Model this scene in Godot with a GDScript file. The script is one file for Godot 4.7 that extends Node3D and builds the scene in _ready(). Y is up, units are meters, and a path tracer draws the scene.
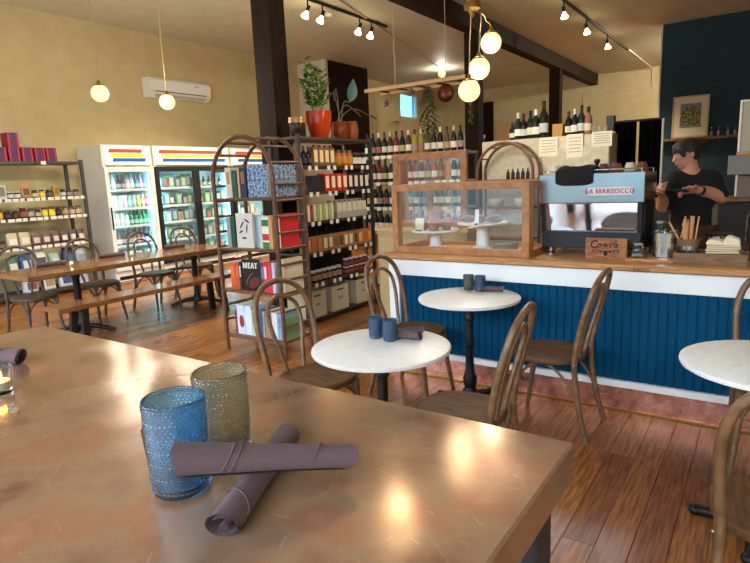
extends Node3D
# A cafe and bottle shop seen over a copper bar table. x runs along the counter, -z into the room, y up, metres.

const CEIL := 4.26
const LEFT := -9.45
const RIGHT := 3.3
const FRONT := 2.5
const BACK := -18.2
const COUNTER := 0.94
const ORD := ["first", "second", "third", "fourth", "fifth", "sixth", "seventh", "eighth", "ninth", "tenth", "eleventh", "twelfth", "thirteenth", "fourteenth", "fifteenth", "sixteenth", "seventeenth", "eighteenth", "nineteenth", "twentieth", "twenty-first", "twenty-second", "twenty-third", "twenty-fourth", "twenty-fifth", "twenty-sixth", "twenty-seventh", "twenty-eighth", "twenty-ninth", "thirtieth"]

var M := {}
var names := {}
var cache := {}
var rng := RandomNumberGenerator.new()


# ---------------------------------------------------------------- mesh builder
class MB:
	var v := PackedVector3Array()
	var n := PackedVector3Array()
	var u := PackedVector2Array()
	var ix := PackedInt32Array()
	var x := Transform3D()

	func at(t: Transform3D) -> MB:
		x = t
		return self

	func move(p: Vector3, turn := 0.0) -> MB:
		x = Transform3D(Basis(Vector3.UP, turn), p)
		return self

	func vert(p: Vector3, nn: Vector3, t := Vector2.ZERO) -> int:
		v.append(x * p)
		n.append((x.basis.inverse().transposed() * nn).normalized())
		u.append(t)
		return v.size() - 1

	func tri(a: int, b: int, c: int) -> void:
		var g := (v[b] - v[a]).cross(v[c] - v[a])
		if g.dot(n[a] + n[b] + n[c]) > 0.0:
			ix.append_array(PackedInt32Array([a, c, b]))
		else:
			ix.append_array(PackedInt32Array([a, b, c]))

	func quad(a: int, b: int, c: int, d: int) -> void:
		tri(a, b, c)
		tri(a, c, d)

	func face(ps: Array, nn: Vector3) -> void:
		var k := []
		var uvs := [Vector2(0, 1), Vector2(1, 1), Vector2(1, 0), Vector2(0, 0)]
		for i in ps.size():
			k.append(vert(ps[i], nn, uvs[i] if i < 4 else Vector2.ZERO))
		for i in range(1, ps.size() - 1):
			tri(k[0], k[i], k[i + 1])

	# an axis-aligned box about c; with b its edges are chamfered
	func box(c: Vector3, s: Vector3, b := 0.0) -> MB:
		var h := s / 2.0
		b = minf(b, minf(h.x, minf(h.y, h.z)) * 0.9)
		for a in 3:
			for sg in [-1.0, 1.0]:
				var nn := Vector3.ZERO
				nn[a] = sg
				var p := (a + 1) % 3
				var q := (a + 2) % 3
				var ps := []
				for k in [[-1, -1], [1, -1], [1, 1], [-1, 1]]:
					var w := Vector3.ZERO
					w[a] = sg * h[a]
					w[p] = k[0] * (h[p] - b)
					w[q] = k[1] * (h[q] - b)
					ps.append(c + w)
				face(ps, nn)
		if b > 0.0:
			for a in 3:
				var p := (a + 1) % 3
				var q := (a + 2) % 3
				for sp in [-1.0, 1.0]:
					for sq in [-1.0, 1.0]:
						var nn := Vector3.ZERO
						nn[p] = sp
						nn[q] = sq
						var ps := []
						for k in [[-1, 0], [1, 0], [1, 1], [-1, 1]]:
							var w := Vector3.ZERO
							w[a] = k[0] * (h[a] - b)
							w[p] = sp * (h[p] - (b if k[1] == 1 else 0.0))
							w[q] = sq * (h[q] - (0.0 if k[1] == 1 else b))
							ps.append(c + w)
						face(ps, nn.normalized())
			for sx in [-1.0, 1.0]:
				for sy in [-1.0, 1.0]:
					for sz in [-1.0, 1.0]:
						var sg := Vector3(sx, sy, sz)
						face([c + sg * Vector3(h.x, h.y - b, h.z - b), c + sg * Vector3(h.x - b, h.y, h.z - b), c + sg * Vector3(h.x - b, h.y - b, h.z)], sg.normalized())
		return self

	# turned about y; corners sharper than 40 degrees stay sharp
	func lathe(prof: Array, seg := 24, wobble := 0.0, lobes := 0) -> MB:
		var m := prof.size()
		var nn := []
		for i in m - 1:
			var d: Vector2 = prof[i + 1] - prof[i]
			nn.append(Vector2(d.y, -d.x).normalized())
		for i in m - 1:
			var n0: Vector2 = nn[i]
			var n1: Vector2 = nn[i]
			if i > 0 and nn[i].dot(nn[i - 1]) > 0.76:
				n0 = (nn[i] + nn[i - 1]).normalized()
			if i < m - 2 and nn[i].dot(nn[i + 1]) > 0.76:
				n1 = (nn[i] + nn[i + 1]).normalized()
			var a := []
			var b := []
			for k in seg + 1:
				var t := TAU * k / seg
				var w := 1.0 + (wobble * cos(t * lobes) if lobes else 0.0)
				var dir := Vector3(cos(t), 0, sin(t))
				a.append(vert(dir * prof[i].x * w + Vector3(0, prof[i].y, 0), dir * n0.x + Vector3(0, n0.y, 0), Vector2(float(k) / seg, float(i) / (m - 1))))
				b.append(vert(dir * prof[i + 1].x * w + Vector3(0, prof[i + 1].y, 0), dir * n1.x + Vector3(0, n1.y, 0), Vector2(float(k) / seg, float(i + 1) / (m - 1))))
			for k in seg:
				if prof[i].x > 1e-5:
					tri(a[k], a[k + 1], b[k + 1])
				if prof[i + 1].x > 1e-5:
					tri(a[k], b[k + 1], b[k])
		return self

	func ball(c: Vector3, r: Vector3, seg := 16) -> MB:
		var keep := x
		x = x * Transform3D(Basis.from_scale(r), c)
		var pr := []
		var m := maxi(4, seg / 2)
		for i in m + 1:
			var t := PI * i / m - PI / 2
			pr.append(Vector2(maxf(0.0, cos(t)), sin(t)))
		lathe(pr, seg)
		x = keep
		return self

	# round tube along points; r a number or one per point
	func tube(pts: Array, r: Variant, sides := 8, closed := false) -> MB:
		var m := pts.size()
		var up := Vector3.UP
		var first: Vector3 = (pts[1] - pts[0]).normalized()
		if absf(first.dot(up)) > 0.95:
			up = Vector3.RIGHT
		var rings := []
		var prev := first
		var side := up.cross(first).normalized()
		for i in m:
			var d: Vector3
			if closed:
				d = (pts[(i + 1) % m] - pts[(i + m - 1) % m]).normalized()
			else:
				d = (pts[mini(i + 1, m - 1)] - pts[maxi(i - 1, 0)]).normalized()
			var ax := prev.cross(d)
			if ax.length() > 1e-6:
				side = side.rotated(ax.normalized(), prev.angle_to(d))
			side = (side - d * side.dot(d)).normalized()
			prev = d
			var oth := d.cross(side)
			var rr: float = r[i] if r is Array else r
			var ring := []
			for k in sides + 1:
				var t := TAU * k / sides
				var dir := side * cos(t) + oth * sin(t)
				ring.append(vert(pts[i] + dir * rr, dir, Vector2(float(k) / sides, float(i) / m)))
			rings.append(ring)
		for i in (m if closed else m - 1):
			var a: Array = rings[i]
			var b: Array = rings[(i + 1) % m]
			for k in sides:
				quad(a[k], a[k + 1], b[k + 1], b[k])
		if not closed:
			for e in [0, m - 1]:
				var d: Vector3 = (pts[0] - pts[1]) if e == 0 else (pts[m - 1] - pts[m - 2])
				d = d.normalized()
				var c := vert(pts[e], d)
				var rim := []
				for k in sides:
					rim.append(vert(v_local(rings[e][k]), d))
				for k in sides:
					tri(c, rim[k], rim[(k + 1) % sides])
		return self

	func v_local(i: int) -> Vector3:
		return x.affine_inverse() * v[i]

	# polygon in xy pushed from z0 to z1
	func prism(poly: Array, z0: float, z1: float, smooth := false) -> MB:
		var p2 := PackedVector2Array(poly)
		var t := Geometry2D.triangulate_polygon(p2)
		for e in [[z0, -1.0], [z1, 1.0]]:
			var k := []
			for p in poly:
				k.append(vert(Vector3(p.x, p.y, e[0]), Vector3(0, 0, e[1]), p))
			for i in range(0, t.size(), 3):
				tri(k[t[i]], k[t[i + 1]], k[t[i + 2]])
		var area := 0.0
		var m := poly.size()
		for i in m:
			area += poly[i].cross(poly[(i + 1) % m])
		var sg := signf(area)
		var nn := []
		for i in m:
			var d: Vector2 = poly[(i + 1) % m] - poly[i]
			nn.append(Vector2(d.y, -d.x).normalized() * sg)
		for i in m:
			var j := (i + 1) % m
			var n0: Vector2 = nn[i]
			var n1: Vector2 = nn[i]
			if smooth:
				n0 = (nn[i] + nn[(i + m - 1) % m]).normalized()
				n1 = (nn[i] + nn[j]).normalized()
			var a := vert(Vector3(poly[i].x, poly[i].y, z0), Vector3(n0.x, n0.y, 0))
			var b := vert(Vector3(poly[j].x, poly[j].y, z0), Vector3(n1.x, n1.y, 0))
			var c := vert(Vector3(poly[j].x, poly[j].y, z1), Vector3(n1.x, n1.y, 0))
			var d := vert(Vector3(poly[i].x, poly[i].y, z1), Vector3(n0.x, n0.y, 0))
			quad(a, b, c, d)
		return self

	# a grid of points with smooth normals (rows of equal length)
	func sheet(g: Array, wrap := false) -> MB:
		var rows := g.size()
		var cols: int = g[0].size()
		var k := []
		for i in rows:
			var row := []
			for j in cols:
				var dj: Vector3
				if wrap:
					dj = g[i][(j + 1) % cols] - g[i][(j + cols - 1) % cols]
				else:
					dj = g[i][mini(j + 1, cols - 1)] - g[i][maxi(j - 1, 0)]
				var di: Vector3 = g[mini(i + 1, rows - 1)][j] - g[maxi(i - 1, 0)][j]
				var nn := di.cross(dj)
				if nn.length() < 1e-9:
					nn = Vector3.UP
				row.append(vert(g[i][j], nn.normalized(), Vector2(float(j) / (cols - 1), float(i) / (rows - 1))))
			k.append(row)
		for i in rows - 1:
			for j in (cols if wrap else cols - 1):
				var j2 := (j + 1) % cols
				quad(k[i][j], k[i][j2], k[i + 1][j2], k[i + 1][j])
		return self

	func mesh() -> ArrayMesh:
		var a := []
		a.resize(Mesh.ARRAY_MAX)
		a[Mesh.ARRAY_VERTEX] = v
		a[Mesh.ARRAY_NORMAL] = n
		a[Mesh.ARRAY_TEX_UV] = u
		a[Mesh.ARRAY_INDEX] = ix
		var m := ArrayMesh.new()
		m.add_surface_from_arrays(Mesh.PRIMITIVE_TRIANGLES, a)
		return m


func mb() -> MB:
	return MB.new()


func curve(pts: Array, per := 6) -> Array:   # Catmull-Rom through points
	var out := []
	var m := pts.size()
	for i in m - 1:
		var a: Vector3 = pts[maxi(i - 1, 0)]
		var b: Vector3 = pts[i]
		var c: Vector3 = pts[i + 1]
		var d: Vector3 = pts[mini(i + 2, m - 1)]
		for k in per:
			out.append(b.cubic_interpolate(c, a, d, float(k) / per))
	out.append(pts[m - 1])
	return out


func arc(c: Vector3, r: float, a0: float, a1: float, n: int, ax: Vector3, ay: Vector3) -> Array:
	var out := []
	for i in n + 1:
		var t := lerpf(a0, a1, float(i) / n)
		out.append(c + ax * cos(t) * r + ay * sin(t) * r)
	return out


# ---------------------------------------------------------------- nodes
func numbered(called: String) -> String:
	var k: int = names.get(called, 0)
	names[called] = k + 1
	return called if k == 0 else "%s_%03d" % [called, k]


func tag(o: Node3D, label: String, category: String, group := "") -> Node3D:
	o.set_meta("label", label)
	o.set_meta("category", category)
	if group:
		o.set_meta("group", group)
	return o


func thing(called: String, label: String, category: String, where := Vector3.ZERO, turn := 0.0, group := "") -> Node3D:
	var o := Node3D.new()
	o.name = numbered(called)
	add_child(o)
	o.position = where
	o.rotation.y = turn
	return tag(o, label, category, group)


func inst(called: String, m: Mesh, material: Material, parent: Node = null) -> MeshInstance3D:
	var o := MeshInstance3D.new()
	o.mesh = m
	o.material_override = material
	if parent == null:
		o.name = numbered(called)
		add_child(o)
	else:
		o.name = called
		parent.add_child(o, true)
	return o


func part(called: String, b: MB, material: Material, parent: Node) -> MeshInstance3D:
	return inst(called, b.mesh(), material, parent)


func solo(called: String, m: Mesh, material: Material, label: String, category: String, where := Vector3.ZERO, turn := 0.0, group := "") -> MeshInstance3D:
	var o := inst(called, m, material)
	o.position = where
	o.rotation.y = turn
	tag(o, label, category, group)
	return o


func struct(called: String, b: MB, material: Material) -> MeshInstance3D:
	var o := inst(called, b.mesh(), material)
	o.set_meta("kind", "structure")
	return o


func hold(called: String) -> Node3D:   # a piece of the setting with parts
	var o := Node3D.new()
	o.name = numbered(called)
	add_child(o)
	o.set_meta("kind", "structure")
	return o


func again(o: Node3D, label: String, where: Vector3, turn := 0.0, group := "") -> Node3D:
	var c: Node3D = o.duplicate()
	var base := String(o.name)
	if base.length() > 4 and base[base.length() - 4] == "_" and base.right(3).is_valid_int():
		base = base.left(base.length() - 4)
	c.name = numbered(base)
	add_child(c)
	c.position = where
	c.rotation.y = turn
	c.set_meta("label", label)
	if group:
		c.set_meta("group", group)
	return c


# ---------------------------------------------------------------- materials
func rgb(r: int, g: int, b: int) -> Color:
	return Color(r / 255.0, g / 255.0, b / 255.0)


func mat(key: String, c := Color.WHITE, rough := 0.7, metal := 0.0) -> StandardMaterial3D:
	if M.has(key):
		return M[key]
	var m := StandardMaterial3D.new()
	m.resource_name = key
	m.albedo_color = c
	m.roughness = rough
	m.metallic = metal
	M[key] = m
	return m


func noise_tex(seed_: int, freq: float, ramp: Array, octaves := 4, size := 256, kind := FastNoiseLite.TYPE_SIMPLEX_SMOOTH, normal := false, ridged := false) -> NoiseTexture2D:
	var f := FastNoiseLite.new()
	f.seed = seed_
	f.frequency = freq
	f.noise_type = kind
	f.fractal_octaves = octaves
	if ridged:
		f.fractal_type = FastNoiseLite.FRACTAL_RIDGED
	var t := NoiseTexture2D.new()
	t.width = size
	t.height = size
	t.seamless = true
	t.noise = f
	t.as_normal_map = normal
	if ramp.size():
		var g := Gradient.new()
		var offs := PackedFloat32Array()
		var cols := PackedColorArray()
		for e in ramp:
			offs.append(e[0])
			cols.append(e[1])
		g.offsets = offs
		g.colors = cols
		t.color_ramp = g
	return t


func wood(key: String, dark: Color, light: Color, scale: Vector3, rough := 0.5, seed_ := 1, world := false) -> StandardMaterial3D:
	var m := mat(key, Color.WHITE, rough)
	m.albedo_texture = noise_tex(seed_, 0.02, [[0.15, dark], [0.45, dark.lerp(light, 0.5)], [0.8, light]], 5, 256)
	m.uv1_triplanar = true
	m.uv1_world_triplanar = world
	m.uv1_scale = scale
	return m


func speckle(key: String, a: Color, b: Color, scale: float, rough := 0.7, metal := 0.0, seed_ := 3, world := false) -> StandardMaterial3D:
	var m := mat(key, Color.WHITE, rough, metal)
	m.albedo_texture = noise_tex(seed_, 0.015, [[0.2, a], [0.8, b]], 4, 256)
	m.uv1_triplanar = true
	m.uv1_world_triplanar = world
	m.uv1_scale = Vector3.ONE * scale
	return m


func glow(key: String, c: Color, energy: float, base := Color(0.9, 0.9, 0.85)) -> StandardMaterial3D:
	var m := mat(key, base, 0.4)
	m.emission_enabled = true
	m.emission = c
	m.emission_energy_multiplier = energy
	return m


func glass(key: String, c: Color, alpha := 0.1, rough := 0.03) -> StandardMaterial3D:
	var m := mat(key, Color(c.r, c.g, c.b, alpha), rough)
	m.transparency = BaseMaterial3D.TRANSPARENCY_ALPHA
	return m


func solid_glass(key: String, c: Color, alpha := 0.0, rough := 0.02) -> StandardMaterial3D:
	var m := mat(key, Color(c.r, c.g, c.b, alpha), rough)
	m.refraction_enabled = true
	m.refraction_scale = 0.05
	m.transparency = BaseMaterial3D.TRANSPARENCY_ALPHA
	return m


func bulb(where: Vector3, c: Color, energy: float, size := 0.05) -> void:
	var l := OmniLight3D.new()
	l.name = numbered("lamp_light")
	l.light_color = c
	l.light_energy = energy
	l.light_size = size
	l.omni_range = 40.0
	l.omni_attenuation = 2.0
	l.shadow_enabled = true
	add_child(l)
	l.position = where


func spot(where: Vector3, to: Vector3, c: Color, energy: float, angle := 40.0, size := 0.04) -> void:
	var l := SpotLight3D.new()
	l.name = numbered("lamp_light")
	l.light_color = c
	l.light_energy = energy
	l.light_size = size
	l.spot_range = 40.0
	l.spot_attenuation = 2.0
	l.spot_angle = angle
	l.spot_angle_attenuation = 0.6
	l.shadow_enabled = true
	add_child(l)
	l.look_at_from_position(where, to, Vector3.RIGHT)


func text_mesh(s: String, height: float, depth := 0.002, serif := false, bold := false, italic := false) -> TextMesh:
	var f := SystemFont.new()
	f.font_names = PackedStringArray(["Droid Serif" if serif else "Droid Sans"])
	f.font_italic = italic
	f.font_weight = 700 if bold else 400
	var t := TextMesh.new()
	t.text = s
	t.font = f
	t.font_size = 64
	t.pixel_size = height / 46.0
	t.depth = depth
	return t


func _ready() -> void:
	rng.seed = 20240611
	setup_view()
	make_materials()
	build_room()
	build_floor()
	build_ceiling_fittings()
	build_counter()
	build_copper_table()
	build_bistro()
	build_long_table()
	build_left_rack()
	build_fridges()
	build_book_arch()
	build_retail_rack()
	build_wine_rack()
	build_case()
	build_machine()
	build_counter_goods()
	build_back_bar()
	build_barista()
	build_hanging_ladder()


func setup_view() -> void:
	var cam := Camera3D.new()
	cam.name = "camera"
	cam.fov = rad_to_deg(2.0 * atan(281.5 / 568.0))
	cam.rotation_order = EULER_ORDER_YXZ
	cam.position = Vector3(0, 1.5, 0)
	cam.rotation_degrees = Vector3(-10.2, 34.78, -2.41)
	cam.near = 0.02
	cam.far = 120.0
	add_child(cam)
	cam.current = true
	var sky_m := ProceduralSkyMaterial.new()
	sky_m.sky_top_color = Color(0.80, 0.87, 0.95)
	sky_m.sky_horizon_color = Color(0.90, 0.94, 0.98)
	sky_m.ground_horizon_color = Color(0.55, 0.56, 0.58)
	sky_m.ground_bottom_color = Color(0.35, 0.35, 0.35)
	sky_m.sky_energy_multiplier = 3.35
	sky_m.ground_energy_multiplier = 0.8
	var sky := Sky.new()
	sky.sky_material = sky_m
	var env := Environment.new()
	env.background_mode = Environment.BG_SKY
	env.sky = sky
	env.tonemap_mode = Environment.TONE_MAPPER_LINEAR
	env.tonemap_exposure = 1.13
	env.sdfgi_enabled = true
	env.ssao_enabled = true
	env.ssil_enabled = true
	var we := WorldEnvironment.new()
	we.name = "surroundings"
	we.environment = env
	add_child(we)


func make_materials() -> void:
	speckle("wall_tan", rgb(196, 178, 132), rgb(202, 185, 140), 0.7, 0.9, 0.0, 4, true)
	speckle("wall_cream", rgb(214, 204, 184), rgb(219, 209, 190), 0.7, 0.9, 0.0, 5, true)
	speckle("ceiling_paint", rgb(197, 192, 168), rgb(204, 199, 177), 0.5, 0.62, 0.0, 6, true)
	speckle("wall_blue", rgb(23, 52, 66), rgb(27, 57, 72), 0.8, 0.8, 0.0, 7, true)
	wood("beam_brown", rgb(44, 33, 26), rgb(56, 43, 34), Vector3(3, 3, 0.6), 0.75, 8).metallic_specular = 0.25
	wood("post_brown", rgb(34, 24, 17), rgb(42, 30, 22), Vector3(3, 0.5, 3), 0.75, 9).metallic_specular = 0.25
	mat("brown_panel", rgb(38, 25, 18), 0.85).metallic_specular = 0.15
	wood("oak", rgb(150, 98, 52), rgb(196, 140, 84), Vector3(1.0, 9, 9), 0.4, 10)
	wood("oak_case", rgb(150, 96, 50), rgb(182, 122, 68), Vector3(2.2, 2.2, 2.2), 0.45, 11)
	wood("bentwood", rgb(84, 60, 37), rgb(126, 92, 58), Vector3(3, 3, 3), 0.42, 12)
	wood("bentwood_dark", rgb(62, 50, 38), rgb(92, 76, 58), Vector3(3, 3, 3), 0.42, 13)
	wood("seat_wood", rgb(78, 52, 33), rgb(108, 76, 48), Vector3(8, 8, 1.2), 0.6, 14).metallic_specular = 0.3
	wood("rattan", rgb(78, 47, 26), rgb(116, 73, 41), Vector3(5, 5, 5), 0.42, 15)
	wood("table_wood", rgb(112, 72, 38), rgb(150, 102, 58), Vector3(8, 8, 0.9), 0.15, 16)
	wood("crate_wood", rgb(96, 66, 40), rgb(134, 96, 60), Vector3(1.5, 10, 10), 0.6, 17)
	mat("white_paint", rgb(232, 230, 224), 0.5)
	mat("blue_paint", rgb(0, 64, 96), 0.6).metallic_specular = 0.2
	var kick := speckle("copper_kick", rgb(176, 106, 86), rgb(214, 150, 128), 2.0, 0.32, 0.85, 18, true)
	kick.roughness_texture = noise_tex(60, 0.02, [[0.2, Color(0.75, 0.75, 0.75)], [0.8, Color.WHITE]])
	mat("brass", rgb(170, 132, 72), 0.3, 1.0)
	var cop := mat("copper_top", Color.WHITE, 1.0, 0.5)
	cop.albedo_texture = copper_print()
	cop.roughness_texture = noise_tex(61, 0.02, [[0.0, Color(0.11, 0.11, 0.11)], [1.0, Color(0.24, 0.24, 0.24)]], 5, 512)
	(cop.roughness_texture as NoiseTexture2D).seamless = false
	cop.uv1_triplanar = true
	cop.uv1_scale = Vector3.ONE * 0.45
	cop.uv1_offset = Vector3.ONE * 0.5
	mat("iron", rgb(22, 22, 24), 0.42, 0.4)
	mat("black", rgb(16, 16, 17), 0.5)
	mat("black_metal", rgb(30, 29, 28), 0.45, 0.3)
	mat("rack_metal", rgb(74, 70, 66), 0.5, 0.4)
	mat("steel", rgb(200, 200, 198), 0.22, 1.0)
	mat("brushed_steel", rgb(176, 182, 184), 0.22, 1.0)
	mat("mirror_steel", rgb(225, 230, 235), 0.04, 1.0)
	var mar := mat("marble", Color.WHITE, 0.42)
	mar.albedo_texture = noise_tex(20, 0.012, [[0.0, rgb(196, 192, 182)], [0.3, rgb(214, 211, 204)], [0.75, rgb(220, 218, 212)], [0.97, rgb(192, 186, 174)]], 5, 512, FastNoiseLite.TYPE_SIMPLEX_SMOOTH, false, true)
	mar.uv1_triplanar = true
	mar.uv1_scale = Vector3.ONE * 2.2
	var nap := mat("napkin", rgb(90, 70, 72), 0.95)
	nap.rim_enabled = true
	nap.rim = 0.2
	nap.normal_enabled = true
	nap.normal_texture = noise_tex(63, 0.25, [], 2, 256, FastNoiseLite.TYPE_SIMPLEX_SMOOTH, true)
	nap.normal_scale = 0.25
	nap.uv1_triplanar = true
	nap.uv1_scale = Vector3.ONE * 8.0
	solid_glass("blue_glass", rgb(142, 208, 252), 0.03)
	solid_glass("olive_glass", rgb(210, 212, 186), 0.03)
	solid_glass("clear_glass", rgb(225, 238, 240))
	glass("blue_tumbler", rgb(40, 70, 98), 0.72, 0.12)
	glass("grey_tumbler", rgb(74, 78, 70), 0.72, 0.12)
	glass("pane", rgb(235, 245, 245), 0.02)
	mat("candle_wax", rgb(240, 228, 200), 0.6)
	glow("flame", Color(1.0, 0.72, 0.3), 12.0)
	mat("paper", rgb(226, 216, 196), 0.9)
	mat("white_tag", rgb(222, 218, 208), 0.8)
	mat("white_enamel", rgb(230, 228, 222), 0.35)
	glow("globe", Color(1.0, 0.86, 0.58), 1.25, rgb(240, 230, 200))
	glow("par_bulb", Color(1.0, 0.9, 0.68), 13.0)


# mottled copper with wiping marks and fine scratches
func copper_print() -> ImageTexture:
	var f := FastNoiseLite.new()
	f.seed = 19
	f.frequency = 0.009
	f.fractal_octaves = 6
	f.noise_type = FastNoiseLite.TYPE_SIMPLEX_SMOOTH
	var n := f.get_image(1024, 1024, false, false, true).get_data()
	var stops := [rgb(120, 84, 64), rgb(150, 115, 90), rgb(164, 132, 102), rgb(168, 120, 90), rgb(190, 142, 114)]
	var lut := []
	for i in 256:
		var q := i / 255.0 * 4.0
		var k := mini(int(q), 3)
		lut.append((stops[k] as Color).lerp(stops[k + 1], q - k))
	var data := PackedByteArray()
	data.resize(1024 * 1024 * 3)
	for i in 1024 * 1024:
		var c: Color = lut[n[i]]
		data[i * 3] = c.r8
		data[i * 3 + 1] = c.g8
		data[i * 3 + 2] = c.b8
	var im := Image.create_from_data(1024, 1024, false, Image.FORMAT_RGB8, data)
	var r := RandomNumberGenerator.new()
	r.seed = 7
	for k in 2600:
		var p := Vector2(r.randf() * 1024, r.randf() * 1024)
		var a := r.randfn(0.5, 0.7)
		var bend := r.randfn(0.0, 0.02)
		var wipe := k % 3 > 0
		var col := rgb(206, 150, 112) if wipe else rgb(236, 190, 172)
		var strength := r.randf_range(0.05, 0.24) if wipe else r.randf_range(0.1, 0.4)
		for i in r.randi_range(6, 34 if wipe else 12):
			p += Vector2(cos(a), sin(a))
			a += bend
			for w in (2 if wipe else 1):
				var x := posmod(int(p.x), 1024)
				var y := posmod(int(p.y) + w, 1024)
				im.set_pixel(x, y, im.get_pixel(x, y).lerp(col, strength))
	return ImageTexture.create_from_image(im)


# ---------------------------------------------------------------- room shell
func build_room() -> void:
	# left wall, with a small high window near its far end
	var w := mb()
	w.box(Vector3(LEFT - 0.1, 2.13, (FRONT - 15.34) / 2), Vector3(0.2, CEIL, FRONT + 15.34))
	w.box(Vector3(LEFT - 0.1, 2.13, (-16.36 + BACK) / 2), Vector3(0.2, CEIL, -BACK - 16.36))
	w.box(Vector3(LEFT - 0.1, 1.67, -15.85), Vector3(0.2, 3.34, 1.02))
	w.box(Vector3(LEFT - 0.1, 4.16, -15.85), Vector3(0.2, 0.2, 1.02))
	struct("wall_left", w, M.wall_tan)
	var win := hold("window_1")
	var fr := mb()
	for z in [-15.36, -16.34]:
		fr.box(Vector3(LEFT - 0.04, 3.7, z), Vector3(0.08, 0.72, 0.04))
	for y in [3.36, 4.04]:
		fr.box(Vector3(LEFT - 0.04, y, -15.85), Vector3(0.08, 0.04, 1.02))
	part("window_frame", fr, M.white_paint, win)
	part("pane", mb().box(Vector3(LEFT - 0.08, 3.7, -15.85), Vector3(0.006, 0.64, 0.94)), solid_glass("blue_window_glass", rgb(60, 140, 185)), win)
	# closet block: pale end wall and dark brown side
	struct("wall_closet_end", mb().box(Vector3((LEFT - 8.62) / 2, 2.13, -10.80), Vector3(-LEFT - 8.62, CEIL, 0.1)), M.wall_cream)
	struct("wall_closet_side", mb().box(Vector3(-8.66, 2.13, -11.65), Vector3(0.1, CEIL, 1.6)), M.brown_panel)
	struct("wall_back", mb().box(Vector3((LEFT + RIGHT) / 2, 2.13, BACK - 0.1), Vector3(RIGHT - LEFT + 0.4, CEIL, 0.2)), M.wall_tan)
	struct("wall_right", mb().box(Vector3(RIGHT + 0.1, 2.13, (FRONT + BACK) / 2), Vector3(0.2, CEIL, FRONT - BACK)), M.wall_tan)
	# blue partition behind the bar: floor to ceiling, ends in the open room
	struct("wall_blue", mb().box(Vector3((-1.93 + RIGHT) / 2, 2.13, -13.2), Vector3(RIGHT + 1.93, CEIL, 0.2)), M.wall_blue)
	struct("trim_1", mb().box(Vector3(-1.945, 2.13, -13.2), Vector3(0.03, CEIL, 0.24)), M.wall_cream)
	# street front behind the camera: wide windows between piers
	var f := mb()
	f.box(Vector3((LEFT + RIGHT) / 2, 0.3, FRONT + 0.1), Vector3(RIGHT - LEFT + 0.4, 0.6, 0.2))
	f.box(Vector3((LEFT + RIGHT) / 2, 3.98, FRONT + 0.1), Vector3(RIGHT - LEFT + 0.4, 0.56, 0.2))
	for x in [-9.3, -6.2, -3.1, 0.0, 3.15]:
		f.box(Vector3(x, 2.15, FRONT + 0.1), Vector3(0.3, 3.1, 0.2))
	struct("wall_front", f, M.wall_tan)
	struct("ceiling", mb().box(Vector3((LEFT + RIGHT) / 2, CEIL + 0.1, (FRONT + BACK) / 2), Vector3(RIGHT - LEFT + 0.4, 0.2, FRONT - BACK + 0.4)), M.ceiling_paint)
	struct("ground", mb().box(Vector3(-3, -0.2, 12.6), Vector3(60, 0.1, 20)), mat("pavement", rgb(120, 120, 118), 0.9))
	struct("street_facade", mb().box(Vector3(-3, 3.2, 19.0), Vector3(60, 6.6, 1.0)), mat("facade", rgb(68, 92, 94), 0.9))
	# ceiling beam on a row of posts
	struct("beam", mb().box(Vector3(-4.48, 4.11, (FRONT + BACK) / 2), Vector3(0.24, 0.30, FRONT - BACK), 0.008), M.beam_brown)
	for z in [-4.69, -9.83, -14.6]:
		struct("post", mb().box(Vector3(-4.49, 1.98, z), Vector3(0.26, 3.96, 0.24), 0.006), M.post_brown)
	# far wall details: brown door, tan noticeboard, conduit
	struct("door_1", mb().box(Vector3(-7.8, 1.92, BACK + 0.03), Vector3(0.36, 3.84, 0.06), 0.005), M.brown_panel)
	struct("trim_2", mb().box(Vector3(-7.1, 1.6, BACK + 0.02), Vector3(0.82, 3.1, 0.04), 0.005), mat("tan_board", rgb(206, 170, 112), 0.8))
	var pipe := mb()
	pipe.tube([Vector3(-2.9, 4.22, -14.9), Vector3(-2.9, 4.22, BACK + 0.03)], 0.014, 6)
	pipe.tube([Vector3(-2.9, 4.22, BACK + 0.03), Vector3(-2.9, 3.76, BACK + 0.03), Vector3(-4.75, 3.66, BACK + 0.03), Vector3(-4.75, 1.0, BACK + 0.03)], 0.018, 6)
	pipe.tube([Vector3(-5.1, 4.245, -5.2), Vector3(-7.2, 4.245, -13.7)], 0.014, 6)
	struct("trim_conduit", pipe, M.wall_cream)


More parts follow.
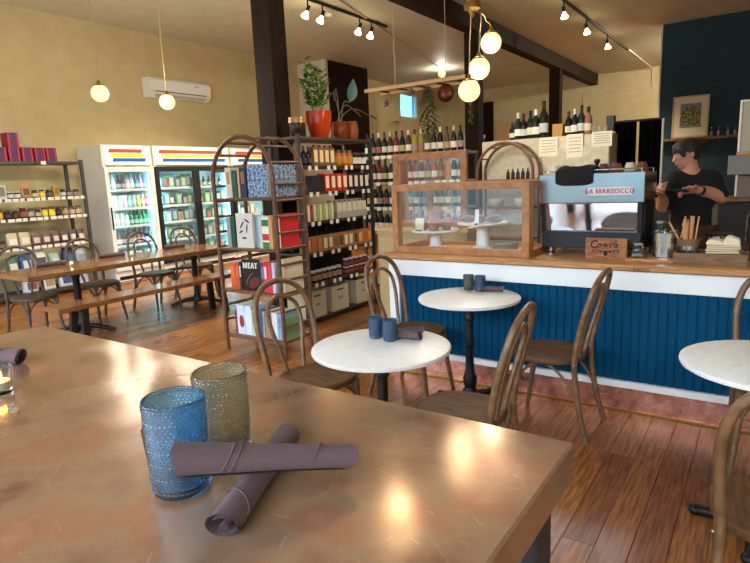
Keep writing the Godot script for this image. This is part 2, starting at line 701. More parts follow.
func build_floor() -> void:
	var fl := hold("floor")
	part("subfloor", mb().box(Vector3((LEFT + RIGHT) / 2, -0.10, (FRONT + BACK) / 2), Vector3(RIGHT - LEFT, 0.16, FRONT - BACK)), mat("joint", rgb(40, 22, 14), 0.9), fl)
	var tones := [[rgb(112, 67, 32), rgb(164, 104, 52)], [rgb(120, 72, 34), rgb(178, 114, 56)], [rgb(102, 59, 28), rgb(148, 90, 44)], [rgb(128, 79, 38), rgb(188, 124, 62)], [rgb(116, 69, 34), rgb(168, 106, 52)]]
	var pm := []
	for i in 5:
		var m := wood("plank_%d" % i, tones[i][0], tones[i][1], Vector3(9, 9, 0.7), 0.26, 30 + i, true)
		m.uv1_offset = Vector3(i * 0.37, 0, i * 0.21)
		pm.append(m)
	var lens := [0.85, 1.15, 1.5]
	var shapes := []
	for l in lens:
		shapes.append(mb().box(Vector3(0, -0.01, 0), Vector3(0.1265, 0.02, l - 0.0025), 0.0018).mesh())
	var all := []
	var x := LEFT + 0.064
	var cam := Transform3D(Basis.from_euler(Vector3(deg_to_rad(-10.2), deg_to_rad(34.78), deg_to_rad(-2.41))), Vector3(0, 1.5, 0)).affine_inverse()
	while x < RIGHT:
		var z := FRONT + rng.randf() * 0.8 - 0.4
		while z > BACK:
			var k := rng.randi() % 3
			var c := Vector3(x, 0, z - lens[k] / 2)
			var score := 1e9
			var p := cam * c
			if p.z < -0.5:
				var px := 375.0 + 568.0 * p.x / -p.z
				var py := 281.5 - 568.0 * p.y / -p.z
				if px > -30 and px < 780 and py < 610 and not (c.x > -2.3 and c.z < -3.9) and not (py > 350 + 0.215 * (px - 42) and px < 500):
					score = c.length()
			all.append([score, c, k, rng.randi() % 5])
			z -= lens[k]
		x += 0.128
	all.sort_custom(func(a, b): return a[0] < b[0])
	var rest := [mb(), mb()]
	for i in all.size():
		var e: Array = all[i]
		if i < 300 and e[0] < 1e8:
			var o := inst("plank", shapes[e[2]], pm[e[3]], fl)
			o.position = e[1]
		else:
			rest[e[3] % 2].move(e[1]).box(Vector3(0, -0.01, 0), Vector3(0.1265, 0.02, lens[e[2]] - 0.0025))
	for i in 2:
		var o := part("planks_beyond", rest[i], pm[i], fl)
		o.set_meta("kind", "stuff")


# ---------------------------------------------------------------- lamps, tracks, pendants, air conditioner
func track_head(called: String, label: String, where: Vector3, aim: Vector3, energy: float, group: String) -> void:
	var t := thing(called, label, "spotlight", where, 0, group)
	part("stem", mb().tube([Vector3(0, 0, 0), Vector3(0, -0.11, 0)], 0.012, 8), M.black_metal, t)
	var d := (aim - where).normalized()
	var b := Basis.looking_at(d, Vector3.RIGHT) * Basis(Vector3.RIGHT, -PI / 2)   # y of b points along d
	var x := Transform3D(b, Vector3(0, -0.13, 0))
	part("socket", mb().at(x).lathe([Vector2(0, -0.06), Vector2(0.028, -0.055), Vector2(0.03, 0.03), Vector2(0.0, 0.03)], 12), M.black_metal, t)
	part("bulb", mb().at(x).lathe([Vector2(0.018, 0.03), Vector2(0.03, 0.06), Vector2(0.055, 0.10), Vector2(0.06, 0.125), Vector2(0.045, 0.14), Vector2(0.0, 0.143)], 16), M.par_bulb, t)
	spot(where + Vector3(0, -0.13, 0) + d * 0.16, aim, Color(1.0, 0.93, 0.79), energy, 44.0, 0.07)


func globe_lamp(o: Node3D, c: Vector3, r: float, cord: Array, energy: float) -> void:
	part("cord", mb().tube(cord, 0.005, 6), mat("cord_gold", rgb(196, 168, 110), 0.5), o)
	part("cap", mb().move(c + Vector3(0, r * 0.82, 0)).lathe([Vector2(r * 0.62, 0), Vector2(r * 0.6, r * 0.12), Vector2(r * 0.3, r * 0.3), Vector2(0.02, r * 0.36), Vector2(0.016, r * 0.62), Vector2(0, r * 0.64)], 18), M.brass, o)
	part("globe", mb().ball(c, Vector3.ONE * r, 24), M.globe, o)
	bulb(o.position + c, Color(1.0, 0.96, 0.885), energy, r * 0.9)


func build_ceiling_fittings() -> void:
	# two globe pendants over the long table
	for e in [[Vector3(-6.0, CEIL, -3.61), 2.53, "globe pendant lamp nearer the shelving, left of the pair by the tan wall"], [Vector3(-6.0, CEIL, -4.45), 2.51, "globe pendant lamp hanging in front of the air conditioner"]]:
		var t := thing("pendant_lamp", e[2], "lamp", e[0], 0, "globe pendants over the long table")
		var y: float = e[1] - CEIL
		part("canopy", mb().lathe([Vector2(0, 0), Vector2(0.06, 0), Vector2(0.055, -0.03), Vector2(0, -0.035)], 16), M.brass, t)
		globe_lamp(t, Vector3(0, y, 0), 0.09, [Vector3(0, -0.03, 0), Vector3(0, y + 0.12, 0)], 2.3)
	# cluster of three globes
	var root := Vector3(-2.2, CEIL, -4.8)
	var cl := thing("cluster_pendant", "brass cluster pendant with three glowing glass globes on twisted cords", "lamp", root)
	part("ceiling_rod", mb().tube([Vector3.ZERO, Vector3(0, -1.3, 0.0)], 0.012, 8), M.brass, cl)
	part("canopy", mb().lathe([Vector2(0, 0), Vector2(0.07, 0), Vector2(0.06, -0.03), Vector2(0, -0.04)], 16), M.brass, cl)
	part("hub", mb().move(Vector3(0, -1.36, 0)).lathe([Vector2(0, -0.07), Vector2(0.02, -0.05), Vector2(0.03, -0.02), Vector2(0.07, 0), Vector2(0.075, 0.04), Vector2(0.06, 0.07), Vector2(0.03, 0.09), Vector2(0.0, 0.1)], 18), M.brass, cl)
	for g in [[0.0, 2.69, -5.2, 0.05], [0.0, 2.43, -4.93, 0.03], [0.0, 2.22, -4.72, -0.13]]:
		var c := Vector3(g[0], g[1] - CEIL, g[2] - root.z)
		var st := Vector3(0.02, -1.37, clampf(c.z, -0.14, 0.14))
		var e := c + Vector3(0, 0.14, 0)
		globe_lamp(cl, c, 0.094, curve([st, st.lerp(e, 0.25) + Vector3(0.015, 0, 0.02), st.lerp(e, 0.5) + Vector3(-0.01, 0, -0.02), st.lerp(e, 0.78) + Vector3(0.01, 0, 0.018), e], 5), 0.75)
	# bare bulb on the far ceiling, and its twin behind the blue wall
	for e in [[Vector3(-7.2, CEIL, -13.8), "round white bulb on the far ceiling above the hanging ladder", 0.8], [Vector3(-0.9, CEIL, -15.2), "round white ceiling bulb behind the blue partition wall", 9.0]]:
		var t := thing("ceiling_bulb", e[1], "lamp", e[0])
		part("base", mb().lathe([Vector2(0, 0), Vector2(0.06, 0), Vector2(0.05, -0.05), Vector2(0, -0.05)], 14), M.white_paint, t)
		part("bulb", mb().ball(Vector3(0, -0.14, 0), Vector3.ONE * 0.1, 18), M.globe, t)
		bulb(e[0] + Vector3(0, -0.14, 0), Color(1.0, 0.96, 0.885), e[2], 0.09)
	# track one
	var t1 := thing("light_track", "black ceiling light track above the retail shelving", "track", Vector3(-5.96, CEIL, -7.6))
	part("rail", mb().box(Vector3(0, -0.03, 0), Vector3(0.035, 0.035, 3.4)), M.black_metal, t1)
	for z in [-1.4, 1.2]:
		part("mount", mb().box(Vector3(0, -0.007, z), Vector3(0.05, 0.014, 0.08)), M.black_metal, t1)
	var k := 0
	for z in [-7.1, -7.45, -8.45, -8.8]:
		track_head("track_spot", "white bulb spotlight on the left track, %s from the post" % ORD[k], Vector3(-5.96, CEIL - 0.0475, z), Vector3(-7.6 + k * 0.3, 1.0, z + 0.6), 6.5, "spotlights on the left track")
		k += 1
	var t2 := thing("light_track", "dark ceiling light track right of the beam over the bar", "track", Vector3(-2.95, CEIL, -9.3))
	part("rail", mb().box(Vector3(0, -0.03, 0), Vector3(0.035, 0.035, 11.4)), M.black_metal, t2)
	for z in [-5.0, -2.5, 0.0, 2.5, 5.0]:
		part("mount", mb().box(Vector3(0, -0.007, z), Vector3(0.05, 0.014, 0.08)), M.black_metal, t2)
	k = 0
	for z in [-4.52, -5.95, -6.87, -9.95, -11.35, -13.0]:
		track_head("track_spot", "white bulb spotlight on the right track, %s from the camera" % ORD[k], Vector3(-2.95, CEIL - 0.0475, z), Vector3(-1.6, 0.9, z + 2.5) if k < 3 else Vector3(-2.7, 0.9, z - 1.0), 0.42 if k < 3 else 7.5, "spotlights on the right track")
		k += 1
	# lamps above the seats near the street, outside the picture
	var sm := thing("smoke_detector", "small round white smoke detector on the ceiling", "detector", Vector3(-6.3, CEIL, -8.05))
	part("body", mb().lathe([Vector2(0, 0), Vector2(0.07, 0), Vector2(0.06, -0.035), Vector2(0, -0.045)], 16), M.white_paint, sm)
	# air conditioner
	var ac := thing("air_conditioner", "white wall-mounted air conditioner high on the tan wall", "air conditioner", Vector3(LEFT, 3.13, -7.2))
	var prof := [Vector2(0, 0.0), Vector2(0.13, 0.0), Vector2(0.2, 0.07), Vector2(0.215, 0.12), Vector2(0.215, 0.30), Vector2(0.18, 0.345), Vector2(0.0, 0.35)]
	part("body", mb().prism(prof, -0.68, 0.68), M.white_enamel, ac)
	part("louver", mb().at(Transform3D(Basis(Vector3(0, 0, 1), 0.8), Vector3(0.172, 0.032, 0))).box(Vector3.ZERO, Vector3(0.075, 0.008, 1.1)), mat("ac_louver", rgb(190, 186, 178), 0.5), ac)
	part("slot", mb().box(Vector3(0.2155, 0.105, 0), Vector3(0.004, 0.014, 1.14)), M.black, ac)
	part("badge", mb().box(Vector3(0.2155, 0.26, -0.35), Vector3(0.004, 0.02, 0.09)), mat("badge_grey", rgb(150, 150, 148), 0.4), ac)


# ---------------------------------------------------------------- bar counter
func build_counter() -> void:
	var x0 := -2.38
	var x1 := 2.2
	var w := x1 - x0
	var cx := (x0 + x1) / 2
	var zf := -3.625
	var t := thing("bar_counter", "long bar counter with blue beadboard front, white trim and wooden top", "counter", Vector3(cx, 0, zf))
	part("body", mb().box(Vector3(0, 0.455, -0.40), Vector3(w - 0.04, 0.89, 0.74)), M.white_paint, t)
	part("top_board", mb().box(Vector3(0, 0.92, -0.38), Vector3(w + 0.05, 0.04, 0.84), 0.006), M.oak, t)
	part("white_band", mb().box(Vector3(0, 0.838, -0.008), Vector3(w, 0.124, 0.03), 0.003), M.white_paint, t)
	part("corner_board", mb().box(Vector3(-w / 2 + 0.045, 0.478, -0.008), Vector3(0.09, 0.596, 0.03), 0.003), M.white_paint, t)
	part("end_panel", mb().box(Vector3(-w / 2 + 0.012, 0.45, -0.4), Vector3(0.024, 0.9, 0.75)), M.white_paint, t)
	part("base_rail", mb().box(Vector3(0.0, 0.18, -0.004), Vector3(w, 0.042, 0.036), 0.003), M.white_paint, t)
	part("kick_plate", mb().box(Vector3(0.0, 0.08, -0.012), Vector3(w, 0.156, 0.012)), M.copper_kick, t)
	part("floor_strip", mb().box(Vector3(0.0, 0.008, -0.002), Vector3(w, 0.016, 0.014), 0.003), M.brass, t)
	# beadboard, one tongue at a time
	var bead := mb()
	bead.box(Vector3(0, 0.4885, 0), Vector3(0.043, 0.573, 0.014), 0.003)
	bead.tube([Vector3(0.0245, 0.203, 0.002), Vector3(0.0245, 0.774, 0.002)], 0.0028, 6)
	var bm := bead.mesh()
	var x := -w / 2 + 0.115
	while x < w / 2:
		var o := inst("beadboard", bm, M.blue_paint, t)
		o.position = Vector3(x, 0, -0.016)
		x += 0.05
	var em := inst("carved_letters", text_mesh("PRESS", 0.022, 0.002, true), mat("burnt_wood", rgb(62, 38, 20), 0.9), t)
	em.position = Vector3(-0.585 - cx, 0.912, 0.0405)


# ---------------------------------------------------------------- the copper bar table and what lies on it
func beaded_tumbler(seg: int, rows: int, r0: float, r1: float, h: float, bead: float) -> MB:
	var b := mb()
	var g := []
	var n := seg * 6
	var m := rows * 6
	for i in m + 1:
		var f := float(i) / m
		var y := 0.008 + (h - 0.014) * f
		var band := absf(sin(PI * rows * f))
		var row := []
		var shift := PI * (int(floor(rows * f)) % 2)
		var big := 1.0 if int(floor(rows * f)) % 4 == 0 else 0.62
		for k in n:
			var t := TAU * k / n
			var bump := maxf(0.0, cos(seg * t + shift))
			var r := lerpf(r0, r1, f) + bead * big * band * bump
			row.append(Vector3(cos(t) * r, y, sin(t) * r))
		g.append(row)
	# rim, inner wall and floor close the glass
	for e in [[r1 + 0.0004, h - 0.002], [r1 - 0.001, h], [r1 - 0.003, h - 0.001], [r1 - 0.0042, h - 0.012], [(r0 + r1) / 2 - 0.0042, h * 0.5], [r0 - 0.0045, 0.016], [r0 - 0.012, 0.012], [0.0005, 0.012]]:
		var row := []
		for k in n:
			var t := TAU * k / n
			row.append(Vector3(cos(t) * e[0], e[1], sin(t) * e[0]))
		g.append(row)
	var under := []
	for e in [[0.0005, 0.0], [r0 - 0.006, 0.0], [r0 - 0.001, 0.003]]:
		var row := []
		for k in n:
			var t := TAU * k / n
			row.append(Vector3(cos(t) * e[0], e[1], sin(t) * e[0]))
		under.append(row)
	b.sheet(under + g, true)
	return b


# napkin rolled about x: a spiral of cloth with the end turned under and a diagonal hem
func napkin_roll(len: float, r: float, flip := 1.0, fat := 1.0) -> Array:
	var b := mb()
	var turns := 2.6
	var n := 96
	var g := []
	var cols := 22
	for i in n + 1:
		var f := float(i) / n
		var a := (f * turns * TAU - 0.9 - turns * TAU) * flip
		var row := []
		for j in cols + 1:
			var s := float(j) / cols
			var rr := (lerpf(r * 0.2, r * 0.84, f / 0.45) if f < 0.45 else lerpf(r * 0.84, r, (f - 0.45) / 0.55)) * (1.0 + 0.035 * sin(s * 5.0 + 1.0) + 0.02 * sin(3.0 * a + s * 4.0))
			rr *= 1.0 + 0.05 * pow(absf(2 * s - 1), 6)
			rr *= lerpf(fat, 1.0, s)
			var skew := (0.007 * sin(a + 0.6) * flip + 0.005 * (1.0 - f)) * (2.0 * s - 1.0)
			row.append(Vector3((s - 0.5) * len + skew, sin(a) * rr * 0.88, cos(a) * rr))
		g.append(row)
	b.sheet(g)
	# give the cloth thickness by a second layer just inside
	var g2 := []
	for i in g.size():
		var row := []
		for p in g[i]:
			var d := Vector3(0, p.y, p.z)
			row.append(p - d.normalized() * 0.0016)
		g2.append(row)
	b.sheet(g2)
	# the loose diagonal hem wrapped over the outside
	var hems := []
	for e in [[-0.20, 0.08, 0.0], [-0.155, 0.08, 0.0], [0.33, 0.10, 0.6]]:
		var pts := []
		for k in 25:
			var t := float(k) / 24
			var a: float = (lerpf(-0.5, PI + 0.6, t) + e[2]) * flip
			var s: float = e[0] + e[1] * (t - 0.5) * 2.0
			var rr := r * 0.985 * lerpf(fat, 1.0, clampf(s + 0.5, 0.0, 1.0))
			pts.append(Vector3(clampf(s, -0.49, 0.49) * len, sin(a) * rr * 0.88, cos(a) * rr))
		hems.append(mb().tube(pts, r * 0.045, 6))
	return [b] + hems


func napkin_thing(label: String, mid: Vector3, len: float, r: float, turn: float, tilt: float, m: Material, group: String, flip := 1.0, fat := 1.0) -> Node3D:
	var t := thing("napkin_roll", label, "napkin", mid, 0, group)
	t.basis = Basis(Vector3.UP, turn) * Basis(Vector3(0, 0, 1), tilt)
	var p := napkin_roll(len, r, flip, fat)
	part("cloth", p[0], m, t)
	for h in p.slice(1):
		part("hem", h, m, t)
	return t


func votive(label: String, where: Vector3, lit: bool, r := 0.034, h := 0.062, group := "") -> void:
	var t := thing("votive_candle", label, "candle", where, 0, group)
	part("holder", mb().lathe([Vector2(0, 0), Vector2(r * 0.8, 0), Vector2(r, h), Vector2(r - 0.003, h), Vector2(r * 0.8 - 0.003, 0.01), Vector2(0, 0.01)], 24), M.clear_glass, t)
	part("wax", mb().lathe([Vector2(0, 0.0105), Vector2(r * 0.68, 0.0105), Vector2(r * 0.72, h * 0.45), Vector2(0, h * 0.43)], 20), M.candle_wax, t)
	if lit:
		part("flame", mb().lathe([Vector2(0, h * 0.5), Vector2(0.0045, h * 0.6), Vector2(0.003, h * 0.75), Vector2(0, h * 0.95)], 8), M.flame, t)
		bulb(where + Vector3(0, h * 0.65, 0), Color(1.0, 0.65, 0.25), 0.012, 0.004)


func build_copper_table() -> void:
	var x0 := -2.05
	var x1 := -0.243
	var z0 := -0.918
	var z1 := -0.03
	var c := Vector3((x0 + x1) / 2, 0, (z0 + z1) / 2)
	var t := thing("bar_table", "tall bar table with a mottled copper top in the foreground", "table", c)
	var s := Vector3(x1 - x0, 0.07, z1 - z0)
	var top := mb()
	top.box(Vector3(0, 1.015, 0), s, 0.004)
	part("copper_top", top, M.copper_top, t)
	for sx in [-1, 1]:
		for sz in [-1, 1]:
			part("leg", mb().box(Vector3(sx * (s.x / 2 - 0.065), 0.49, sz * (s.z / 2 - 0.075)), Vector3(0.08, 0.98, 0.08), 0.004), mat("dark_leg", rgb(30, 36, 42), 0.5), t)
	part("stretcher", mb().box(Vector3(0, 0.25, 0.0), Vector3(s.x - 0.18, 0.05, 0.05)), M.dark_leg, t)
	for sx in [-1, 1]:
		part("stretcher", mb().box(Vector3(sx * (s.x / 2 - 0.065), 0.25, 0), Vector3(0.05, 0.05, s.z - 0.23)), M.dark_leg, t)
	var y := 1.05
	solo("tumbler", beaded_tumbler(40, 25, 0.0415, 0.0455, 0.147, 0.0016).mesh(), M.blue_glass, "clear blue beaded glass tumbler on the copper table", "glass", Vector3(-0.705, y, -0.48))
	solo("tumbler", beaded_tumbler(40, 25, 0.0415, 0.0455, 0.147, 0.0016).mesh(), M.olive_glass, "olive grey beaded glass tumbler behind the blue one", "glass", Vector3(-0.737, y, -0.594))
	napkin_thing("plum grey rolled napkin lying across another, in front of the blue tumbler", Vector3(-0.565, y + 0.065, -0.528), 0.25, 0.021, 1.02, -0.225, M.napkin, "", 1.0, 1.22)
	napkin_thing("plum grey rolled napkin underneath, pointing toward the camera", Vector3(-0.606, y + 0.0205, -0.547), 0.262, 0.0228, 1.996 - PI, 0.0, M.napkin, "", 1.0, 0.9)
	napkin_thing("plum napkin roll at the far left edge of the copper table", Vector3(-1.74, y + 0.0215, -0.62), 0.24, 0.0245, 0.35, 0.0, M.napkin, "")
	votive("lit tea light in a clear glass cup at the left picture edge", Vector3(-1.44, y, -0.53), true)
	votive("small clear glass cup half hidden behind the blue tumbler", Vector3(-0.795, y, -0.512), false, 0.03, 0.066)


# ---------------------------------------------------------------- bentwood chairs and marble tables
func seat_shape(rw: float, n: float, y0: float, y1: float, edge: float) -> MB:
	var b := mb()
	var g := []
	for e in [[0.001, y0, 0], [rw - edge, y0, 0], [rw, y0 + edge, 0], [rw, y1 - edge, 0], [rw - edge * 0.6, y1 - 0.001, 0], [rw - 0.02, y1 - 0.001, 0], [rw - 0.05, y1 - 0.006, 0], [0.001, y1 - 0.009, 0]]:
		var row := []
		for k in 36:
			var t := TAU * k / 36
			var rr: float = e[0] / pow(pow(absf(cos(t)), n) + pow(absf(sin(t)), n), 1.0 / n)
			row.append(Vector3(cos(t) * rr, e[1], sin(t) * rr * 0.98))
		g.append(row)
	b.sheet(g, true)
	return b


func make_chair(label: String, wood_m: Material, seat_m: Material, group: String) -> Node3D:
	var t := thing("bentwood_chair", label, "chair", Vector3.ZERO, 0, group)
	part("seat", seat_shape(0.205, 2.5, 0.43, 0.465, 0.008), seat_m, t)
	# one bent rod makes both rear legs and the outer hoop
	var half := [Vector3(0.20, 0, 0.27), Vector3(0.188, 0.22, 0.215), Vector3(0.182, 0.45, 0.19), Vector3(0.193, 0.62, 0.215), Vector3(0.197, 0.76, 0.248), Vector3(0.165, 0.875, 0.28), Vector3(0.093, 0.937, 0.3)]
	var pts := half.duplicate()
	pts.append(Vector3(0, 0.956, 0.306))
	for i in half.size():
		var p: Vector3 = half[half.size() - 1 - i]
		pts.append(Vector3(-p.x, p.y, p.z))
	part("back_hoop", mb().tube(curve(pts, 5), 0.0165, 8), wood_m, t)
	var h2 := [Vector3(0.06, 0.45, 0.178), Vector3(0.078, 0.56, 0.2), Vector3(0.108, 0.70, 0.234), Vector3(0.105, 0.805, 0.263), Vector3(0.05, 0.86, 0.279)]
	pts = h2.duplicate()
	pts.append(Vector3(0, 0.871, 0.283))
	for i in h2.size():
		var p: Vector3 = h2[h2.size() - 1 - i]
		pts.append(Vector3(-p.x, p.y, p.z))
	part("inner_hoop", mb().tube(curve(pts, 5), 0.0125, 8), wood_m, t)
	for s in [-1.0, 1.0]:
		part("leg", mb().tube(curve([Vector3(s * 0.145, 0.435, -0.145), Vector3(s * 0.15, 0.25, -0.16), Vector3(s * 0.172, 0.0, -0.2)], 4), [0.02, 0.02, 0.019, 0.018, 0.017, 0.016, 0.015, 0.014, 0.013], 8), wood_m, t)
		part("brace", mb().tube(curve([Vector3(s * 0.156, 0.22, -0.16), Vector3(s * 0.16, 0.34, -0.125), Vector3(s * 0.163, 0.418, -0.04), Vector3(s * 0.168, 0.418, 0.05), Vector3(s * 0.176, 0.34, 0.145), Vector3(s * 0.182, 0.24, 0.205)], 4), 0.009, 6), wood_m, t)
	part("brace", mb().tube(curve([Vector3(-0.15, 0.22, -0.165), Vector3(-0.12, 0.35, -0.155), Vector3(-0.04, 0.42, -0.15), Vector3(0.04, 0.42, -0.15), Vector3(0.12, 0.35, -0.155), Vector3(0.15, 0.22, -0.165)], 4), 0.009, 6), wood_m, t)
	for s in [-1.0, 1.0]:
		part("bolt", mb().ball(Vector3(s * 0.199, 0.45, 0.19), Vector3.ONE * 0.006, 6), M.brass, t)
	return t


func make_bistro(label: String, where: Vector3) -> Node3D:
	var t := thing("bistro_table", label, "table", where, 0, "marble bistro tables")
	part("marble_top", mb().lathe([Vector2(0, 0.71), Vector2(0.31, 0.71), Vector2(0.322, 0.714), Vector2(0.326, 0.722), Vector2(0.324, 0.732), Vector2(0.318, 0.735), Vector2(0, 0.735)], 64), M.marble, t)
	part("top_plate", mb().lathe([Vector2(0, 0.69), Vector2(0.03, 0.69), Vector2(0.05, 0.7), Vector2(0.12, 0.705), Vector2(0.12, 0.71), Vector2(0, 0.71)], 24), M.iron, t)
	part("column", mb().lathe([Vector2(0, 0.06), Vector2(0.045, 0.06), Vector2(0.05, 0.10), Vector2(0.036, 0.125), Vector2(0.042, 0.15), Vector2(0.046, 0.19), Vector2(0.034, 0.22), Vector2(0.028, 0.25), Vector2(0.026, 0.4), Vector2(0.034, 0.41), Vector2(0.034, 0.43), Vector2(0.025, 0.44), Vector2(0.025, 0.58), Vector2(0.034, 0.59), Vector2(0.034, 0.605), Vector2(0.026, 0.615), Vector2(0.028, 0.69), Vector2(0, 0.69)], 20), M.iron, t)
	part("hub", mb().lathe([Vector2(0, 0.0), Vector2(0.07, 0.0), Vector2(0.085, 0.02), Vector2(0.08, 0.05), Vector2(0.06, 0.075), Vector2(0.045, 0.08), Vector2(0, 0.08)], 20), M.iron, t)
	for k in 4:
		var d := Vector3(cos(TAU * k / 4 + 0.12), 0, sin(TAU * k / 4 + 0.12))
		part("foot", mb().tube(curve([d * 0.05 + Vector3(0, 0.042, 0), d * 0.12 + Vector3(0, 0.04, 0), d * 0.19 + Vector3(0, 0.028, 0), d * 0.235 + Vector3(0, 0.024, 0)], 3), [0.034, 0.034, 0.032, 0.03, 0.028, 0.025, 0.023, 0.022, 0.024, 0.022], 10).ball(d * 0.235 + Vector3(0, 0.024, 0), Vector3(0.03, 0.024, 0.03), 12), M.iron, t)
	return t


func build_bistro() -> void:
	make_bistro("white marble bistro table in the middle with two blue tumblers", Vector3(-1.447, 0, -2.11))
	make_bistro("white marble bistro table beside the counter with one grey tumbler", Vector3(-1.545, 0, -3.275))
	make_bistro("white marble bistro table cut by the right picture edge", Vector3(0.06, 0, -2.6))
	var tm := beaded_tumbler(26, 18, 0.034, 0.037, 0.105, 0.0012).mesh()
	var g := "small beaded tumblers on bistro tables"
	solo("tumbler", tm, M.blue_tumbler, "dusky blue tumbler on the middle marble table, left of two", "glass", Vector3(-1.545, 0.735, -2.215), 0, g)
	solo("tumbler", tm, M.blue_tumbler, "dusky blue tumbler on the middle marble table, right of two", "glass", Vector3(-1.452, 0.735, -2.20), 0.3, g)
	solo("tumbler", tm, M.grey_tumbler, "grey tumbler on the marble table beside the counter", "glass", Vector3(-1.635, 0.735, -3.465), 0, g)
	solo("tumbler", tm, M.blue_tumbler, "blue tumbler on the marble table beside the counter", "glass", Vector3(-1.55, 0.735, -3.46), 0, g)
	napkin_thing("plum napkin roll beside the middle table's tumblers, end toward camera", Vector3(-1.425, 0.756, -2.31), 0.15, 0.024, 0.9, 0, M.napkin, "")
	napkin_thing("plum napkin roll resting on another on the middle table", Vector3(-1.40, 0.757, -2.25), 0.15, 0.024, 0.2, 0, M.napkin, "", -1.0)
	napkin_thing("plum napkin roll beside the tumblers on the table by the counter", Vector3(-1.475, 0.756, -3.47), 0.16, 0.022, 0.15, 0, M.napkin, "")
	var gr := "bentwood chairs around the bistro tables"
	var a := make_chair("bentwood chair tucked left of the middle marble table, back toward the bookshelf", M.bentwood, M.seat_wood, gr)
	a.position = Vector3(-1.97, 0, -2.25)
	a.rotation.y = -PI / 2 - 0.12
	again(a, "bentwood chair between the retail rack and the counter's left end", Vector3(-1.97, 0, -3.30), -PI / 2 - 0.05)
	again(a, "bentwood chair right of the middle marble table, nearest the copper table", Vector3(-1.09, 0, -2.21), PI / 2 + 0.1)
	again(a, "bentwood chair standing sideways against the blue counter front", Vector3(-1.01, 0, -3.25), PI / 2 + 0.0)
	again(a, "bentwood chair in the right foreground with its back to the camera", Vector3(0.11, 0, -1.98), 0.1)
	again(a, "bentwood chair behind the right marble table, facing the camera", Vector3(0.10, 0, -3.22), PI)


# ---------------------------------------------------------------- long table, bench and chairs on the left
func build_long_table() -> void:
	var zc := -3.70
	var t := thing("long_table", "long plank dining table with black pedestal legs on the left", "table", Vector3(-5.99, 0, zc))
	part("top", mb().box(Vector3(0, 0.71, 0), Vector3(0.72, 0.05, 2.5), 0.005), M.table_wood, t)
	for z in [-0.9, 0.62]:
		part("pedestal", mb().move(Vector3(0, 0, z)).lathe([Vector2(0, 0.05), Vector2(0.06, 0.05), Vector2(0.05, 0.12), Vector2(0.035, 0.16), Vector2(0.035, 0.6), Vector2(0.06, 0.66), Vector2(0.16, 0.68), Vector2(0.16, 0.685), Vector2(0, 0.685)], 16), M.iron, t)
		for k in 4:
			var a := TAU * k / 4 + PI / 4
			var d := Vector3(cos(a), 0, sin(a))
			part("foot", mb().move(Vector3(0, 0, z)).tube(curve([d * 0.02 + Vector3(0, 0.09, 0), d * 0.15 + Vector3(0, 0.07, 0), d * 0.27 + Vector3(0, 0.03, 0), d * 0.33 + Vector3(0, 0.02, 0)], 4), [0.03, 0.03, 0.029, 0.028, 0.027, 0.026, 0.025, 0.024, 0.023, 0.022, 0.022, 0.021, 0.02], 8), M.iron, t)
	var b := thing("bench", "low wooden bench alongside the long table", "bench", Vector3(-5.46, 0, -3.70))
	part("seat_board", mb().box(Vector3(0, 0.42, 0), Vector3(0.31, 0.045, 2.34), 0.004), M.table_wood, b)
	for z in [-0.78, 0.92]:
		for s in [-1, 1]:
			part("leg", mb().at(Transform3D(Basis(Vector3(0, 0, 1), s * 0.06) * Basis(Vector3.RIGHT, -signf(z) * 0.1), Vector3(s * 0.11, 0.2, z))).box(Vector3.ZERO, Vector3(0.05, 0.40, 0.06)), M.black_metal, b)
		part("crosspiece", mb().box(Vector3(0, 0.385, z), Vector3(0.26, 0.03, 0.07)), M.black_metal, b)
	var gr := "chairs along the far side of the long table"
	var c := make_chair("dark bentwood chair at the left end of the long table", M.bentwood_dark, M.bentwood_dark, gr)
	c.position = Vector3(-6.2, 0, -2.74)
	c.rotation.y = -PI / 2
	again(c, "dark bentwood chair in front of the white cooler's left side", Vector3(-6.3, 0, -3.50), -PI / 2 + 0.05)
	again(c, "dark bentwood chair in front of the single-door cooler", Vector3(-6.3, 0, -4.26), -PI / 2)
	again(c, "dark bentwood chair in front of the black double-door cooler", Vector3(-6.36, 0, -4.92), -PI / 2 - 0.05)
	napkin_thing("plum napkin roll on the long table, first from the left picture edge", Vector3(-6.22, 0.762, -2.96), 0.27, 0.03, 1.25, 0, M.napkin, "")
	napkin_thing("plum napkin roll on the long table, second from the left picture edge", Vector3(-6.24, 0.762, -3.66), 0.27, 0.03, 1.2, 0.0, M.napkin, "")
	napkin_thing("plum napkin roll on the long table, nearest the arched bookshelf", Vector3(-6.25, 0.762, -4.52), 0.28, 0.03, 1.5, 0, M.napkin, "")
	votive("lit tea light on the long table, left of two", Vector3(-5.98, 0.735, -3.05), true)
	votive("small glass tea light on the long table before the single-door cooler", Vector3(-6.1, 0.735, -3.82), true)


# ---------------------------------------------------------------- goods shared by the shelves
func cached(key: String, make: Callable) -> Mesh:
	if not cache.has(key):
		cache[key] = make.call().mesh()
	return cache[key]


func tint(c: Color, rough := 0.6) -> StandardMaterial3D:
	return mat("tint_" + c.to_html(false) + "_%d" % int(rough * 100), c, rough)


